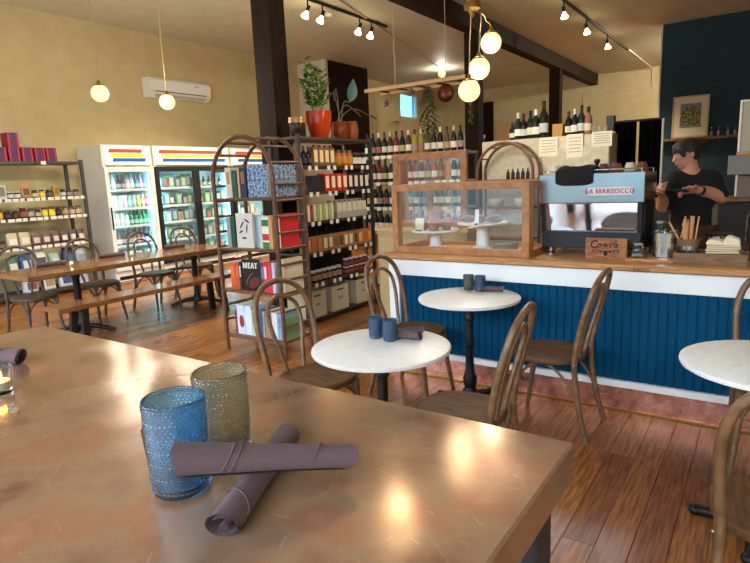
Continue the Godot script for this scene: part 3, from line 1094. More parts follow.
func jar(label: String, where: Vector3, body: Color, lid: Color, paper: Color, r: float, h: float, group: String) -> Node3D:
	var t := thing("jar", label, "jar", where, rng.randf() * 6.0, group)
	var k := "%d_%d" % [int(r * 1000), int(h * 1000)]
	inst("body", cached("jar_b" + k, func(): return mb().lathe([Vector2(0, 0), Vector2(r * 0.93, 0), Vector2(r, h * 0.06), Vector2(r, h * 0.68), Vector2(r * 0.8, h * 0.8), Vector2(0, h * 0.8)], 14)), tint(body, 0.15), t)
	inst("lid", cached("jar_l" + k, func(): return mb().lathe([Vector2(0, h * 0.8), Vector2(r * 0.84, h * 0.8), Vector2(r * 0.84, h * 0.98), Vector2(r * 0.78, h), Vector2(0, h)], 14)), tint(lid, 0.35), t)
	inst("paper_label", cached("jar_p" + k, func(): return mb().lathe([Vector2(r * 0.99, h * 0.14), Vector2(r * 1.015, h * 0.14), Vector2(r * 1.015, h * 0.6), Vector2(r * 0.99, h * 0.6)], 14)), tint(paper, 0.8), t)
	return t


func bottle(label: String, where: Vector3, gl: Color, paper: Color, cap: Color, r: float, h: float, group: String, category := "bottle", called := "wine_bottle") -> Node3D:
	var t := thing(called, label, category, where, 0, group)
	var k := "%d_%d" % [int(r * 1000), int(h * 1000)]
	inst("body", cached("bt_b" + k, func(): return mb().lathe([Vector2(0, 0.004), Vector2(r * 0.6, 0.0), Vector2(r * 0.95, 0.0), Vector2(r, 0.006), Vector2(r, h * 0.56), Vector2(r * 0.9, h * 0.64), Vector2(r * 0.55, h * 0.72), Vector2(r * 0.4, h * 0.78), Vector2(r * 0.38, h * 0.955), Vector2(0, h * 0.955)], 14)), tint(gl, 0.08), t)
	inst("capsule", cached("bt_c" + k, func(): return mb().lathe([Vector2(r * 0.37, h * 0.8), Vector2(r * 0.42, h * 0.8), Vector2(r * 0.41, h * 0.95), Vector2(r * 0.44, h * 0.955), Vector2(r * 0.44, h * 0.99), Vector2(r * 0.38, h), Vector2(0, h)], 12)), tint(cap, 0.35), t)
	inst("paper_label", cached("bt_p" + k, func(): return mb().lathe([Vector2(r * 0.99, h * 0.15), Vector2(r * 1.015, h * 0.15), Vector2(r * 1.015, h * 0.4), Vector2(r * 0.99, h * 0.4)], 14)), tint(paper, 0.8), t)
	return t


func can(label: String, where: Vector3, body: Color, band: Color, r: float, h: float, group: String) -> Node3D:
	var t := thing("can", label, "can", where, rng.randf() * 6.0, group)
	var k := "%d_%d" % [int(r * 1000), int(h * 1000)]
	inst("body", cached("cn_b" + k, func(): return mb().lathe([Vector2(0, 0), Vector2(r * 0.8, 0), Vector2(r, h * 0.06), Vector2(r, h * 0.9), Vector2(r * 0.82, h * 0.97), Vector2(0, h * 0.97)], 14)), tint(body, 0.3), t)
	inst("rim", cached("cn_r" + k, func(): return mb().lathe([Vector2(r * 0.76, h * 0.965), Vector2(r * 0.84, h * 0.965), Vector2(r * 0.84, h), Vector2(r * 0.76, h)], 14)), M.steel, t)
	inst("printed_band", cached("cn_p" + k, func(): return mb().lathe([Vector2(r * 0.99, h * 0.3), Vector2(r * 1.015, h * 0.3), Vector2(r * 1.015, h * 0.62), Vector2(r * 0.99, h * 0.62)], 14)), tint(band, 0.5), t)
	return t


# a carton whose face (its +x or +z side) carries a label panel
func carton(label: String, where: Vector3, size: Vector3, body: Color, panel: Color, group: String, face := Vector3(1, 0, 0), category := "box", called := "carton") -> Node3D:
	var t := thing(called, label, category, where, 0, group)
	part("body", mb().box(Vector3(0, size.y / 2, 0), size, 0.003), tint(body, 0.7), t)
	var p := size * 0.66
	var c := Vector3(0, size.y * 0.52, 0)
	if face.x != 0:
		p.x = 0.002
		c.x = size.x / 2
	else:
		p.z = 0.002
		c.z = size.z / 2
	part("printed_panel", mb().box(c, p), tint(panel, 0.7), t)
	return t


# a soft pouch: pillow sides, crimped top
func pouch(label: String, where: Vector3, w: float, h: float, d: float, body: Color, panel: Color, group: String, turn := 0.0) -> Node3D:
	var t := thing("pouch", label, "pouch", where, turn, group)
	var g := []
	for i in 9:
		var f := i / 8.0
		var row := []
		var dd := d / 2 * (1.0 - pow(f, 3.0) * 0.94)
		var ww := w / 2 * (1.0 - 0.1 * f)
		for k in 20:
			var a := TAU * k / 20
			var q := pow(pow(absf(cos(a)), 3.0) + pow(absf(sin(a)), 3.0), -1.0 / 3.0)
			row.append(Vector3(cos(a) * q * dd, f * h, sin(a) * q * ww))
		g.append(row)
	var bot := []
	for k in 20:
		bot.append(Vector3(0, 0.0, 0))
	part("bag", mb().sheet([bot] + g, true), tint(body, 0.6), t)
	part("printed_panel", mb().at(Transform3D(Basis(Vector3(0, 0, 1), 0.12), Vector3(d * 0.475, h * 0.42, 0))).box(Vector3.ZERO, Vector3(0.004, h * 0.42, w * 0.62)), tint(panel, 0.8), t)
	return t


func price_tag(parent: Node3D, where: Vector3, along_z: bool, w := 0.06, h := 0.042) -> void:
	var m: Mesh = cached("tag_%d_%d_%s" % [int(w * 1000), int(h * 1000), along_z], func(): return mb().box(Vector3.ZERO, Vector3(0.002, h, w) if along_z else Vector3(w, h, 0.002)))
	var o := inst("price_tag", m, M.white_tag, parent)
	o.position = where


# ---------------------------------------------------------------- grocery rack on the left wall
func build_left_rack() -> void:
	var xf := -8.56
	var d := 0.5
	var z1 := -4.74
	var z0 := -2.7
	var rack := thing("shelf_rack", "grey metal grocery rack with jars beside the coolers", "shelf", Vector3(xf - d / 2, 0, (z0 + z1) / 2))
	var lz := z0 - z1
	for sx in [-1, 1]:
		for sz in [-1, 1]:
			part("upright", mb().box(Vector3(sx * (d / 2 - 0.02), 0.985, sz * (lz / 2 - 0.02)), Vector3(0.045, 1.97, 0.045), 0.003), M.rack_metal, rack)
	var hs := [1.945, 1.44, 1.165, 0.765, 0.40, 0.10]
	for h in hs:
		part("shelf_board", mb().box(Vector3(0, h - 0.018, 0), Vector3(d - 0.01, 0.036, lz - 0.01), 0.003), M.rack_metal, rack)
	var k := 0
	for h in hs.slice(1, 4):
		var z := -lz / 2 + 0.07
		while z < lz / 2 - 0.6:
			price_tag(rack, Vector3(d / 2 - 0.002, h - 0.022, z), true, 0.062 + 0.012 * (k % 3), 0.044)
			z += 0.085 + 0.01 * (k % 3)
			k += 1
	price_tag(rack, Vector3(d / 2 - 0.002, 1.925, -0.45), true, 0.07, 0.05)
	# striped gift boxes on top
	var c := [rgb(150, 26, 52), rgb(40, 44, 96), rgb(196, 60, 86), rgb(60, 40, 90)]
	for e in [[-3.66, 0, "first"], [-3.83, 0, "second"], [-4.0, 0, "third"], [-4.17, 0, "fourth"], [-4.33, 0, "fifth"], [-3.84, 1, ""]]:
		var lab: String = "crimson and navy striped box on the grocery rack's top, %s from left" % e[2] if e[1] == 0 else "crimson and navy striped box stacked above the row on the grocery rack"
		var t := thing("striped_box", lab, "box", Vector3(-8.72, 1.945 + e[1] * 0.196, e[0]), 0, "striped boxes on the grocery rack")
		part("body", mb().box(Vector3(0, 0.098, 0), Vector3(0.2, 0.196, 0.146), 0.003), tint(c[0], 0.6), t)
		for s in 5:
			part("stripe", mb().box(Vector3(0.1, 0.098, -0.056 + s * 0.028), Vector3(0.002, 0.19, [0.01, 0.02, 0.022, 0.018, 0.01][s])), tint(c[[2, 3, 1, 1, 2][s]], 0.6), t)
	var grp := "groceries on the left rack"
	var dark := rgb(46, 28, 20)
	var rows := [
		[1.44, "upper", [["c", rgb(104, 120, 84), rgb(206, 206, 186), .1, .13], ["c", rgb(200, 200, 190), rgb(120, 120, 112), .085, .15], ["j", dark, rgb(200, 196, 186), rgb(216, 210, 196), .032, .08], ["j", dark, rgb(200, 196, 186), rgb(216, 210, 196), .032, .08], ["p", rgb(176, 132, 84), rgb(110, 76, 44), .1, .17], ["j", rgb(90, 66, 40), rgb(40, 36, 32), rgb(196, 184, 150), .034, .085], ["j", rgb(210, 176, 40), rgb(30, 30, 30), rgb(226, 200, 70), .034, .085], ["j", dark, rgb(60, 60, 60), rgb(90, 84, 78), .034, .085], ["c", rgb(182, 140, 62), rgb(132, 90, 40), .07, .12], ["j", rgb(60, 60, 62), rgb(30, 30, 30), rgb(180, 186, 184), .034, .085], ["j", rgb(70, 58, 46), rgb(60, 50, 40), rgb(140, 130, 116), .034, .08], ["j", rgb(70, 58, 46), rgb(60, 50, 40), rgb(140, 130, 116), .034, .08]]],
		[1.165, "middle", [["j", rgb(206, 150, 40), rgb(130, 30, 26), rgb(230, 170, 50), .04, .1], ["j", rgb(180, 96, 36), rgb(120, 26, 30), rgb(150, 50, 50), .04, .105], ["j", rgb(200, 150, 60), rgb(120, 26, 30), rgb(220, 176, 80), .04, .1], ["j", dark, rgb(40, 30, 24), rgb(70, 56, 46), .036, .085], ["j", dark, rgb(40, 30, 24), rgb(96, 60, 44), .036, .085], ["j", rgb(90, 30, 22), rgb(70, 20, 18), rgb(140, 84, 70), .036, .11], ["j", rgb(110, 100, 90), rgb(60, 56, 50), rgb(170, 160, 150), .034, .1], ["j", rgb(90, 60, 50), rgb(50, 40, 36), rgb(190, 180, 160), .032, .085], ["j", rgb(214, 178, 40), rgb(60, 30, 24), rgb(230, 204, 70), .034, .1], ["j", rgb(214, 178, 40), rgb(60, 50, 40), rgb(232, 206, 60), .036, .1], ["j", dark, rgb(40, 36, 30), rgb(60, 50, 44), .03, .1], ["j", rgb(120, 84, 46), rgb(90, 80, 60), rgb(176, 150, 110), .036, .1], ["j", rgb(110, 80, 50), rgb(90, 80, 60), rgb(190, 170, 140), .034, .1], ["j", rgb(120, 90, 60), rgb(96, 84, 66), rgb(196, 176, 140), .034, .1]]],
		[0.765, "lower", [["k", rgb(132, 136, 116), rgb(176, 178, 158), .042, .1], ["k", rgb(132, 136, 116), rgb(176, 178, 158), .042, .1], ["k", rgb(132, 136, 116), rgb(176, 178, 158), .042, .1], ["j", dark, rgb(60, 46, 36), rgb(120, 96, 80), .036, .09], ["p", rgb(196, 180, 150), rgb(226, 220, 206), .12, .16], ["p", rgb(190, 172, 140), rgb(222, 214, 200), .12, .16], ["p", rgb(108, 80, 72), rgb(206, 186, 176), .1, .14], ["p", rgb(108, 80, 72), rgb(210, 190, 180), .1, .14], ["p", rgb(98, 72, 66), rgb(206, 186, 176), .09, .14], ["p", rgb(84, 60, 58), rgb(212, 200, 196), .09, .14], ["p", rgb(84, 60, 58), rgb(212, 200, 196), .09, .14], ["p", rgb(84, 60, 58), rgb(212, 200, 196), .09, .14]]],
	]
	var word := {"j": "jar", "c": "box", "p": "pouch", "k": "tin can"}
	for r in rows:
		var items: Array = r[2]
		var z := -4.67
		for i in items.size():
			var e: Array = items[items.size() - 1 - i].duplicate()
			for q in range(3, e.size()):
				if e[q] is float:
					e[q] *= 1.27
			var lab := "small %s on the grocery rack's %s shelf, %s from the cooler side" % [word[e[0]], r[1], ORD[i]]
			var w: float = e[4] * 2 if e[0] == "j" else e[3] * 2 if e[0] == "k" else e[3]
			z += w / 2 + 0.006
			var p := Vector3(xf - 0.09, r[0], z)
			match e[0]:
				"j": jar(lab, p, e[1], e[2], e[3], e[4], e[5], grp)
				"c": carton(lab, p, Vector3(0.08, e[4], e[3]), e[1], e[2], grp)
				"p": pouch(lab, p, e[3], e[4], 0.07, e[1], e[2], grp)
				"k": can(lab, p, e[1], e[2], e[3], e[4], grp)
			z += w / 2 + 0.006
	# sacks on the low shelves
	var k2 := 0
	for e in [[-4.58, 0.40, .17, .26, rgb(160, 172, 176), rgb(120, 140, 150)], [-4.38, 0.40, .17, .28, rgb(30, 44, 96), rgb(70, 90, 150)], [-4.18, 0.40, .16, .24, rgb(150, 170, 160), rgb(180, 196, 186)], [-3.98, 0.40, .18, .3, rgb(222, 220, 214), rgb(70, 74, 84)], [-3.78, 0.40, .17, .27, rgb(60, 84, 140), rgb(190, 200, 214)], [-3.6, 0.40, .15, .24, rgb(70, 110, 86), rgb(200, 200, 190)], [-4.55, 0.10, .2, .26, rgb(206, 206, 210), rgb(150, 160, 180)], [-4.3, 0.10, .2, .26, rgb(204, 208, 216), rgb(60, 70, 120)], [-4.05, 0.10, .19, .25, rgb(216, 214, 212), rgb(150, 130, 96)], [-3.8, 0.10, .2, .24, rgb(190, 196, 204), rgb(120, 70, 70)]]:
		pouch("bulky sack low on the grocery rack, %s from the cooler, %s row" % [ORD[k2 if k2 < 6 else k2 - 6], "upper" if k2 < 6 else "bottom"], Vector3(xf - 0.12, e[1], e[0]), e[2], e[3], 0.14, e[4], e[5], "sacks on the grocery rack")
		k2 += 1


# ---------------------------------------------------------------- glass-door coolers
func cooler(label: String, z0: float, z1: float, frame: Material, doors: int, shelf_ys: Array) -> Node3D:
	var xf := -8.70
	var d := 0.72
	var w := z0 - z1
	var t := thing("glass_door_cooler", label, "refrigerator", Vector3(xf - d / 2, 0, (z0 + z1) / 2))
	var wh: Material = M.white_enamel
	part("side_panel", mb().box(Vector3(0, 1.11, w / 2 - 0.02), Vector3(d, 2.22, 0.04), 0.004), wh, t)
	part("side_panel", mb().box(Vector3(0, 1.11, -w / 2 + 0.02), Vector3(d, 2.22, 0.04), 0.004), wh, t)
	part("back_panel", mb().box(Vector3(-d / 2 + 0.02, 1.11, 0), Vector3(0.04, 2.22, w - 0.08)), wh, t)
	part("top_panel", mb().box(Vector3(0, 2.2, 0), Vector3(d - 0.04, 0.04, w - 0.08)), wh, t)
	part("inner_top", mb().box(Vector3(-0.02, 1.87, 0), Vector3(d - 0.1, 0.03, w - 0.08)), wh, t)
	part("base", mb().box(Vector3(0, 0.09, 0), Vector3(d - 0.02, 0.17, w - 0.08)), wh, t)
	part("grille", mb().box(Vector3(d / 2 - 0.008, 0.06, 0), Vector3(0.006, 0.06, w - 0.14)), M.black_metal, t)
	# lit header with the three slanted stripes
	var hd := part("header", mb().box(Vector3(d / 2 - 0.02, 2.045, 0), Vector3(0.04, 0.31, w - 0.08), 0.004), wh, t)
	part("sign_panel", mb().box(Vector3(d / 2 + 0.002, 2.05, 0), Vector3(0.006, 0.27, w - 0.11)), glow("sign_light", Color(0.95, 0.97, 1.0), 0.55), hd)
	var k := 0
	for e in [[0.072, rgb(200, 60, 30)], [0.0, rgb(240, 214, 50)], [-0.072, rgb(20, 84, 170)]]:
		var hw := (w - 0.13) / 2 - 0.07
		var sh := 0.05 - k * 0.028
		var poly := [Vector2(-hw - sh + 0.03, e[0] - 0.029), Vector2(hw - sh - 0.0, e[0] - 0.029), Vector2(hw - sh + 0.025, e[0] + 0.029), Vector2(-hw - sh + 0.055, e[0] + 0.029)]
		var m := part("stripe", mb().prism(poly, 0, 0.003), glow("stripe_%d" % k, e[1], 0.4, e[1]), hd)
		m.rotation.y = PI / 2
		m.position = Vector3(d / 2 + 0.004, 2.05, 0)
		k += 1
	for y in shelf_ys:
		part("shelf", mb().box(Vector3(0.0, y - 0.008, 0), Vector3(d - 0.14, 0.012, w - 0.09)), mat("shelf_white", rgb(222, 226, 226), 0.4), t)
		part("shelf_lip", mb().box(Vector3(d / 2 - 0.075, y - 0.005, 0), Vector3(0.008, 0.04, w - 0.09)), M.shelf_white, t)
	# doors: frame, pane, handle
	var dw := w / doors
	for i in doors:
		var zc := -w / 2 + dw * (i + 0.5)
		var fx := d / 2 + 0.01
		var door := part("door", mb().box(Vector3(fx, 1.025, zc - dw / 2 + 0.035), Vector3(0.05, 1.68, 0.07), 0.004).box(Vector3(fx, 1.025, zc + dw / 2 - 0.035), Vector3(0.05, 1.68, 0.07), 0.004).box(Vector3(fx, 1.825, zc), Vector3(0.05, 0.08, dw - 0.141), 0.004).box(Vector3(fx, 0.235, zc), Vector3(0.05, 0.1, dw - 0.141), 0.004), frame, t)
		part("pane", mb().box(Vector3(fx, 1.035, zc), Vector3(0.008, 1.5, dw - 0.14)), M.pane, door)
		part("handle", mb().box(Vector3(fx + 0.035, 1.05, zc + (dw / 2 - 0.035) * (1 if i == 0 else -1)), Vector3(0.02, 0.35, 0.02), 0.004), M.black_metal, door)
	# cold light tubes down both front corners
	for s in [-1, 1]:
		var tube_z: float = s * (w / 2 - 0.06)
		part("light_tube", mb().box(Vector3(d / 2 - 0.05, 1.03, tube_z), Vector3(0.02, 1.5, 0.02)), glow("cold_tube", Color(0.55, 0.92, 1.0), 1.6), t)
		var l := AreaLight3D.new()
		l.name = numbered("cooler_light")
		l.area_size = Vector2(0.04, 1.5)
		l.light_color = Color(0.5, 0.9, 1.0)
		l.light_energy = 0.75 * (1.0 if doors == 1 else 1.5)
		l.shadow_enabled = true
		add_child(l)
		var from := t.position + Vector3(d / 2 - 0.065, 1.03, tube_z - s * 0.02)
		l.look_at_from_position(from, from + Vector3(-0.6, 0, -s * 0.5))
	return t


func build_fridges() -> void:
	var ys := [0.25, 0.58, 0.90, 1.19, 1.50]
	cooler("white single-door drinks cooler with a lit striped header", -5.13, -6.02, M.white_enamel, 1, ys)
	cooler("double-door drinks cooler with black door frames", -6.05, -7.74, M.black, 2, ys)
	cooler("cooler half hidden behind the arched bookshelf and dark post", -7.77, -9.45, M.black, 2, ys)
	var pal := [
		[rgb(30, 66, 70), rgb(196, 206, 206), rgb(40, 40, 44), rgb(120, 40, 60), rgb(200, 190, 190), rgb(60, 120, 130), rgb(210, 120, 140), rgb(40, 90, 160)],
		[rgb(230, 226, 220), rgb(226, 200, 206), rgb(200, 210, 214), rgb(236, 236, 230), rgb(150, 190, 200), rgb(190, 200, 60), rgb(206, 140, 120), rgb(200, 40, 40)],
		[rgb(190, 176, 150), rgb(190, 176, 150), rgb(214, 220, 220), rgb(206, 214, 214), rgb(30, 120, 70), rgb(20, 130, 60), rgb(24, 120, 64), rgb(30, 136, 70)],
		[rgb(140, 90, 60), rgb(120, 70, 50), rgb(70, 40, 40), rgb(60, 60, 50), rgb(120, 90, 60), rgb(150, 60, 100), rgb(70, 60, 130), rgb(90, 70, 50)],
		[rgb(60, 110, 80), rgb(200, 210, 210), rgb(190, 120, 60), rgb(80, 130, 120), rgb(210, 200, 180), rgb(60, 90, 120), rgb(190, 190, 190), rgb(120, 140, 90)],
	]
	var order := [4, 3, 2, 1, 0]
	for s in 5:
		var row: Array = pal[order[s]]
		for i in 10:
			var col: Color = row[i * 8 / 10]
			var z := -5.212 - i * 0.0808
			var lab := "%s drink on the %s shelf of the single-door cooler, %s from the left" % ["bottled" if order[s] in [3, 2] and i > 3 or order[s] == 0 else "canned", ["bottom", "fourth", "middle", "second", "top"][s], ORD[i]]
			var p := Vector3(-8.86, ys[s], z)
			if order[s] == 3 or order[s] == 2 and i > 3 or order[s] == 0:
				bottle(lab, p, col, col.lightened(0.55), col.darkened(0.3), 0.0385, 0.25 if order[s] < 3 else 0.27, "drinks in the single-door cooler", "bottle", "drink_bottle")
			else:
				can(lab, p, col, col.lightened(0.4), 0.0385, 0.22, "drinks in the single-door cooler")
	for s in 5:
		for i in 12:
			var z := -6.19 - i * 0.128
			if i == 5 or i == 6:
				z -= 0.02 if i == 6 else -0.02
			var lab := "pale food tub on the %s shelf of the double-door cooler, %s from the left" % [["bottom", "fourth", "middle", "second", "top"][s], ORD[i]]
			var p := Vector3(-8.88, ys[s], z)
			var h: float = 0.15 + 0.09 * fmod(i * 0.37 + s * 0.53, 1.0)
			var col := Color.from_hsv(fmod(0.45 + 0.13 * sin(i * 2.3 + s * 1.7), 1.0), 0.15 + 0.3 * fmod(i * 0.61 + s * 0.27, 1.0), 0.35 + 0.4 * fmod(i * 0.47 + s * 0.71, 1.0))
			if s == 4 and i > 6:
				bottle("dark bottle on the top shelf of the double-door cooler, %s from the left" % ORD[i], p, rgb(40, 50, 50), rgb(200, 200, 190), rgb(30, 30, 30), 0.034, 0.2, "goods in the double-door cooler", "bottle", "drink_bottle")
			elif s == 1 and i > 2 and i < 7 or s == 3 and i % 5 == 2:
				pouch(lab.replace("food tub", "food bag"), p, 0.11, h + 0.04, 0.08, col, Color(0.9, 0.9, 0.85), "goods in the double-door cooler")
			else:
				carton(lab, p, Vector3(0.16, h, 0.112), col, col.lightened(0.5) if (i + s) % 5 else rgb(190, 110, 90), "goods in the double-door cooler")
	for s in 5:
		for i in 5:
			carton("food carton on the %s shelf of the cooler beside the post, %s from the left" % [["bottom", "fourth", "middle", "second", "top"][s], ORD[i]], Vector3(-8.88, ys[s], -7.95 - i * 0.13), Vector3(0.16, 0.14 + 0.05 * ((i + s) % 3), 0.1), [rgb(190, 206, 206), rgb(120, 160, 140), rgb(206, 180, 150)][(i + s) % 3], rgb(226, 226, 220), "goods in the cooler beside the post")


# ---------------------------------------------------------------- arched rattan bookshelf
func book(label: String, where: Vector3, size: Vector3, c: Color, band: Variant = null, turn := 0.0) -> Node3D:
	var t := thing("book", label, "book", where, turn, "books on the arched shelf")
	# cover wraps three sides; pages show at the top and the fore edge
	part("pages", mb().box(Vector3(0, size.y / 2, -0.004), Vector3(size.x * 0.8, size.y - 0.008, size.z - 0.008)), mat("pages", rgb(228, 218, 198), 0.9), t)
	part("cover", mb().box(Vector3(0, size.y / 2, size.z / 2 - 0.002), Vector3(size.x, size.y, 0.004), 0.001).box(Vector3(-size.x / 2 + 0.0015, size.y / 2, -0.001), Vector3(0.003, size.y, size.z - 0.002)).box(Vector3(size.x / 2 - 0.0015, size.y / 2, -0.001), Vector3(0.003, size.y, size.z - 0.002)), tint(c, 0.5), t)
	if band is Color:
		part("title_print", mb().box(Vector3(0, size.y * 0.66, size.z / 2 + 0.0005), Vector3(size.x * 0.5, size.y * 0.4, 0.001)), tint(band, 0.6), t)
	return t


# face-out books: the thin side is z
func face_book(label: String, where: Vector3, w: float, h: float, d: float, m: Material, turn: float) -> Node3D:
	var t := thing("book", label, "book", where, turn, "books on the arched shelf")
	part("pages", mb().box(Vector3(0.003, h / 2, 0), Vector3(w - 0.008, h - 0.008, d * 0.84)), mat("pages", rgb(228, 218, 198), 0.9), t)
	part("cover", mb().box(Vector3(0, h / 2, d / 2 - 0.0015), Vector3(w, h, 0.003)).box(Vector3(0, h / 2, -d / 2 + 0.0015), Vector3(w, h, 0.003)).box(Vector3(-w / 2 + 0.0015, h / 2, 0), Vector3(0.003, h, d - 0.006)), m, t)
	return t


func build_book_arch() -> void:
	var cx := -3.70
	var zf := -3.41
	var zb := -3.77
	var r := 0.365
	var sp := 1.535
	var t := thing("arched_bookshelf", "arched rattan bookshelf with side rungs, full of cookbooks", "shelf", Vector3(cx, 0, (zf + zb) / 2))
	var hz := (zf - zb) / 2
	for s in [1.0, -1.0]:
		var pts := [Vector3(-r, 0, s * hz), Vector3(-r, 0.8, s * hz)]
		pts.append_array(arc(Vector3(0, sp, s * hz), r, PI, 0.0, 24, Vector3.RIGHT, Vector3.UP))
		pts.append_array([Vector3(r, 0.8, s * hz), Vector3(r, 0, s * hz)])
		part("hoop_frame", mb().tube(pts, 0.019, 10), M.rattan, t)
	var y := 0.28
	while y < sp:
		for s in [-1.0, 1.0]:
			part("rung", mb().tube([Vector3(s * r, y, -hz + 0.01), Vector3(s * r, y, hz - 0.01)], 0.0115, 8), M.rattan, t)
		y += 0.135
	for a in [22.0, 48.0, 72.0, 95.0, 118.0, 142.0, 165.0]:
		var p := Vector3(cos(deg_to_rad(a)) * r, sp + sin(deg_to_rad(a)) * r, 0)
		part("rung", mb().tube([p - Vector3(0, 0, hz - 0.01), p + Vector3(0, 0, hz - 0.01)], 0.0115, 8), M.rattan, t)
	var hs := [1.39, 0.955, 0.575, 0.15]
	for h in hs:
		part("shelf_board", mb().box(Vector3(0, h - 0.012, 0), Vector3(2 * r - 0.04, 0.024, 2 * hz - 0.02), 0.004), M.rattan, t)
		part("shelf_rail", mb().tube([Vector3(-r, h - 0.014, hz), Vector3(r, h - 0.014, hz)], 0.013, 8), M.rattan, t)
	# patterned covers
	var floral := mat("floral_cover", Color.WHITE, 0.5)
	floral.albedo_texture = noise_tex(71, 0.05, [[0.2, rgb(38, 66, 104)], [0.45, rgb(96, 128, 160)], [0.55, rgb(196, 206, 212)], [0.7, rgb(70, 100, 140)]], 3, 256, FastNoiseLite.TYPE_CELLULAR)
	floral.uv1_triplanar = true
	floral.uv1_scale = Vector3.ONE * 2.6
	var z := zf - 0.03
	var S := ", "
	# top shelf
	var b := hs[0] as float
	book("cream book with orange dots on the top shelf, leftmost", Vector3(-3.905, b, z - 0.1), Vector3(0.075, 0.262, 0.2), rgb(206, 196, 176), rgb(190, 120, 60))
	book("dark green book on the arched shelf's top level", Vector3(-3.83, b, z - 0.1), Vector3(0.06, 0.235, 0.2), rgb(24, 66, 46), rgb(30, 90, 60))
	book("thin kraft book between the green and navy ones", Vector3(-3.783, b, z - 0.1), Vector3(0.026, 0.25, 0.19), rgb(196, 160, 100))
	book("navy book with a gold emblem on the top level", Vector3(-3.725, b, z - 0.1), Vector3(0.08, 0.255, 0.2), rgb(18, 24, 62), rgb(150, 96, 60))
	face_book("large blue floral book facing out on the top level, left of two", Vector3(-3.558, b, z - 0.03), 0.235, 0.27, 0.04, floral, 0.0)
	var fb := thing("book", "large blue floral book facing the rungs, right of two", "book", Vector3(-3.385, b, z - 0.16), 0, "books on the arched shelf")
	part("pages", mb().box(Vector3(0, 0.131, 0), Vector3(0.034, 0.254, 0.225)), M.pages, fb)
	part("cover", mb().box(Vector3(0.0185, 0.131, 0), Vector3(0.003, 0.262, 0.235)).box(Vector3(-0.0185, 0.131, 0), Vector3(0.003, 0.262, 0.235)).box(Vector3(0, 0.131, 0.116), Vector3(0.034, 0.262, 0.003)), floral, fb)
	# second shelf
	b = hs[1]
	book("slim grey-green book on the second level, leftmost", Vector3(-3.955, b, z - 0.1), Vector3(0.05, 0.27, 0.2), rgb(136, 146, 140))
	book("dark green book on the second level", Vector3(-3.9, b, z - 0.1), Vector3(0.055, 0.27, 0.2), rgb(20, 66, 46))
	var cream := face_book("cream book with a black fish drawing facing out", Vector3(-3.755, b, z - 0.02), 0.205, 0.30, 0.03, tint(rgb(206, 196, 184), 0.7), 0.0)
	for e in [[-0.03, 0.2, 0.045, 0.9], [0.035, 0.235, 0.04, -0.5], [-0.045, 0.14, 0.03, 0.4], [0.03, 0.17, 0.045, 1.4], [-0.01, 0.085, 0.03, 0.0]]:
		part("ink_print", mb().at(Transform3D(Basis(Vector3(0, 0, 1), e[3]), Vector3(e[0], e[1], 0.0155))).ball(Vector3.ZERO, Vector3(e[2], 0.009, 0.0006), 10), tint(rgb(36, 46, 56), 0.8), cream)
	face_book("pale blue book with a coastline picture facing out", Vector3(-3.625, b, z - 0.06), 0.12, 0.28, 0.03, tint(rgb(150, 172, 182), 0.6), 0.1)
	book("pale grey book on the second level", Vector3(-3.553, b, z - 0.1), Vector3(0.04, 0.27, 0.2), rgb(186, 190, 184))
	var st := book("striped green, white and red book on the second level", Vector3(-3.488, b, z - 0.09), Vector3(0.08, 0.275, 0.2), rgb(226, 218, 196))
	for e in [[0.22, rgb(30, 110, 50)], [0.1, rgb(190, 24, 40)], [0.03, rgb(30, 110, 50)]]:
		part("title_print", mb().box(Vector3(0, e[0], 0.1005), Vector3(0.076, 0.055, 0.002)), tint(e[1], 0.6), st)
	book("tan book beside the rungs on the second level", Vector3(-3.425, b, z - 0.09), Vector3(0.036, 0.28, 0.2), rgb(196, 140, 72))
	var red := thing("book", "bright red book lying against the right rungs", "book", Vector3(-3.377, b, z - 0.155), 0, "books on the arched shelf")
	part("pages", mb().box(Vector3(0, 0.145, 0), Vector3(0.03, 0.282, 0.225)), M.pages, red)
	part("cover", mb().box(Vector3(0.0165, 0.145, 0), Vector3(0.003, 0.29, 0.235)).box(Vector3(-0.0165, 0.145, 0), Vector3(0.003, 0.29, 0.235)), tint(rgb(206, 34, 44), 0.4), red)
	# third shelf
	b = hs[2]
	book("orange book on the third level, left of two", Vector3(-3.95, b, z - 0.1), Vector3(0.06, 0.24, 0.2), rgb(206, 84, 30), rgb(220, 110, 50))
	book("orange book on the third level, right of two", Vector3(-3.893, b, z - 0.1), Vector3(0.048, 0.24, 0.2), rgb(196, 74, 26), rgb(214, 100, 44))
	book("thin white and black book beside the orange pair", Vector3(-3.852, b, z - 0.1), Vector3(0.028, 0.25, 0.2), rgb(40, 38, 40), rgb(220, 216, 210))
	var meat := face_book("black cookbook titled MEAT facing out with a red steak picture", Vector3(-3.715, b, z - 0.02), 0.225, 0.272, 0.032, tint(rgb(16, 14, 16), 0.3), 0.0)
	var tm := inst("title_letters", text_mesh("MEAT", 0.05, 0.002, false, true), tint(rgb(226, 222, 216), 0.6), meat)
	tm.position = Vector3(-0.01, 0.222, 0.017)
	part("steak_picture", mb().at(Transform3D(Basis(Vector3(0, 0, 1), 0.5), Vector3(0.03, 0.07, 0.0163))).ball(Vector3.ZERO, Vector3(0.075, 0.045, 0.001), 16), tint(rgb(96, 22, 20), 0.5), meat)
	part("plate_rim", mb().tube(arc(Vector3(0.08, 0.02, 0.0165), 0.15, PI * 0.62, PI * 0.95, 12, Vector3.RIGHT, Vector3.UP), 0.0035, 5), tint(rgb(150, 110, 84), 0.5), meat)
	book("slate blue book on the third level", Vector3(-3.572, b, z - 0.1), Vector3(0.05, 0.25, 0.2), rgb(42, 58, 84), rgb(90, 110, 140))
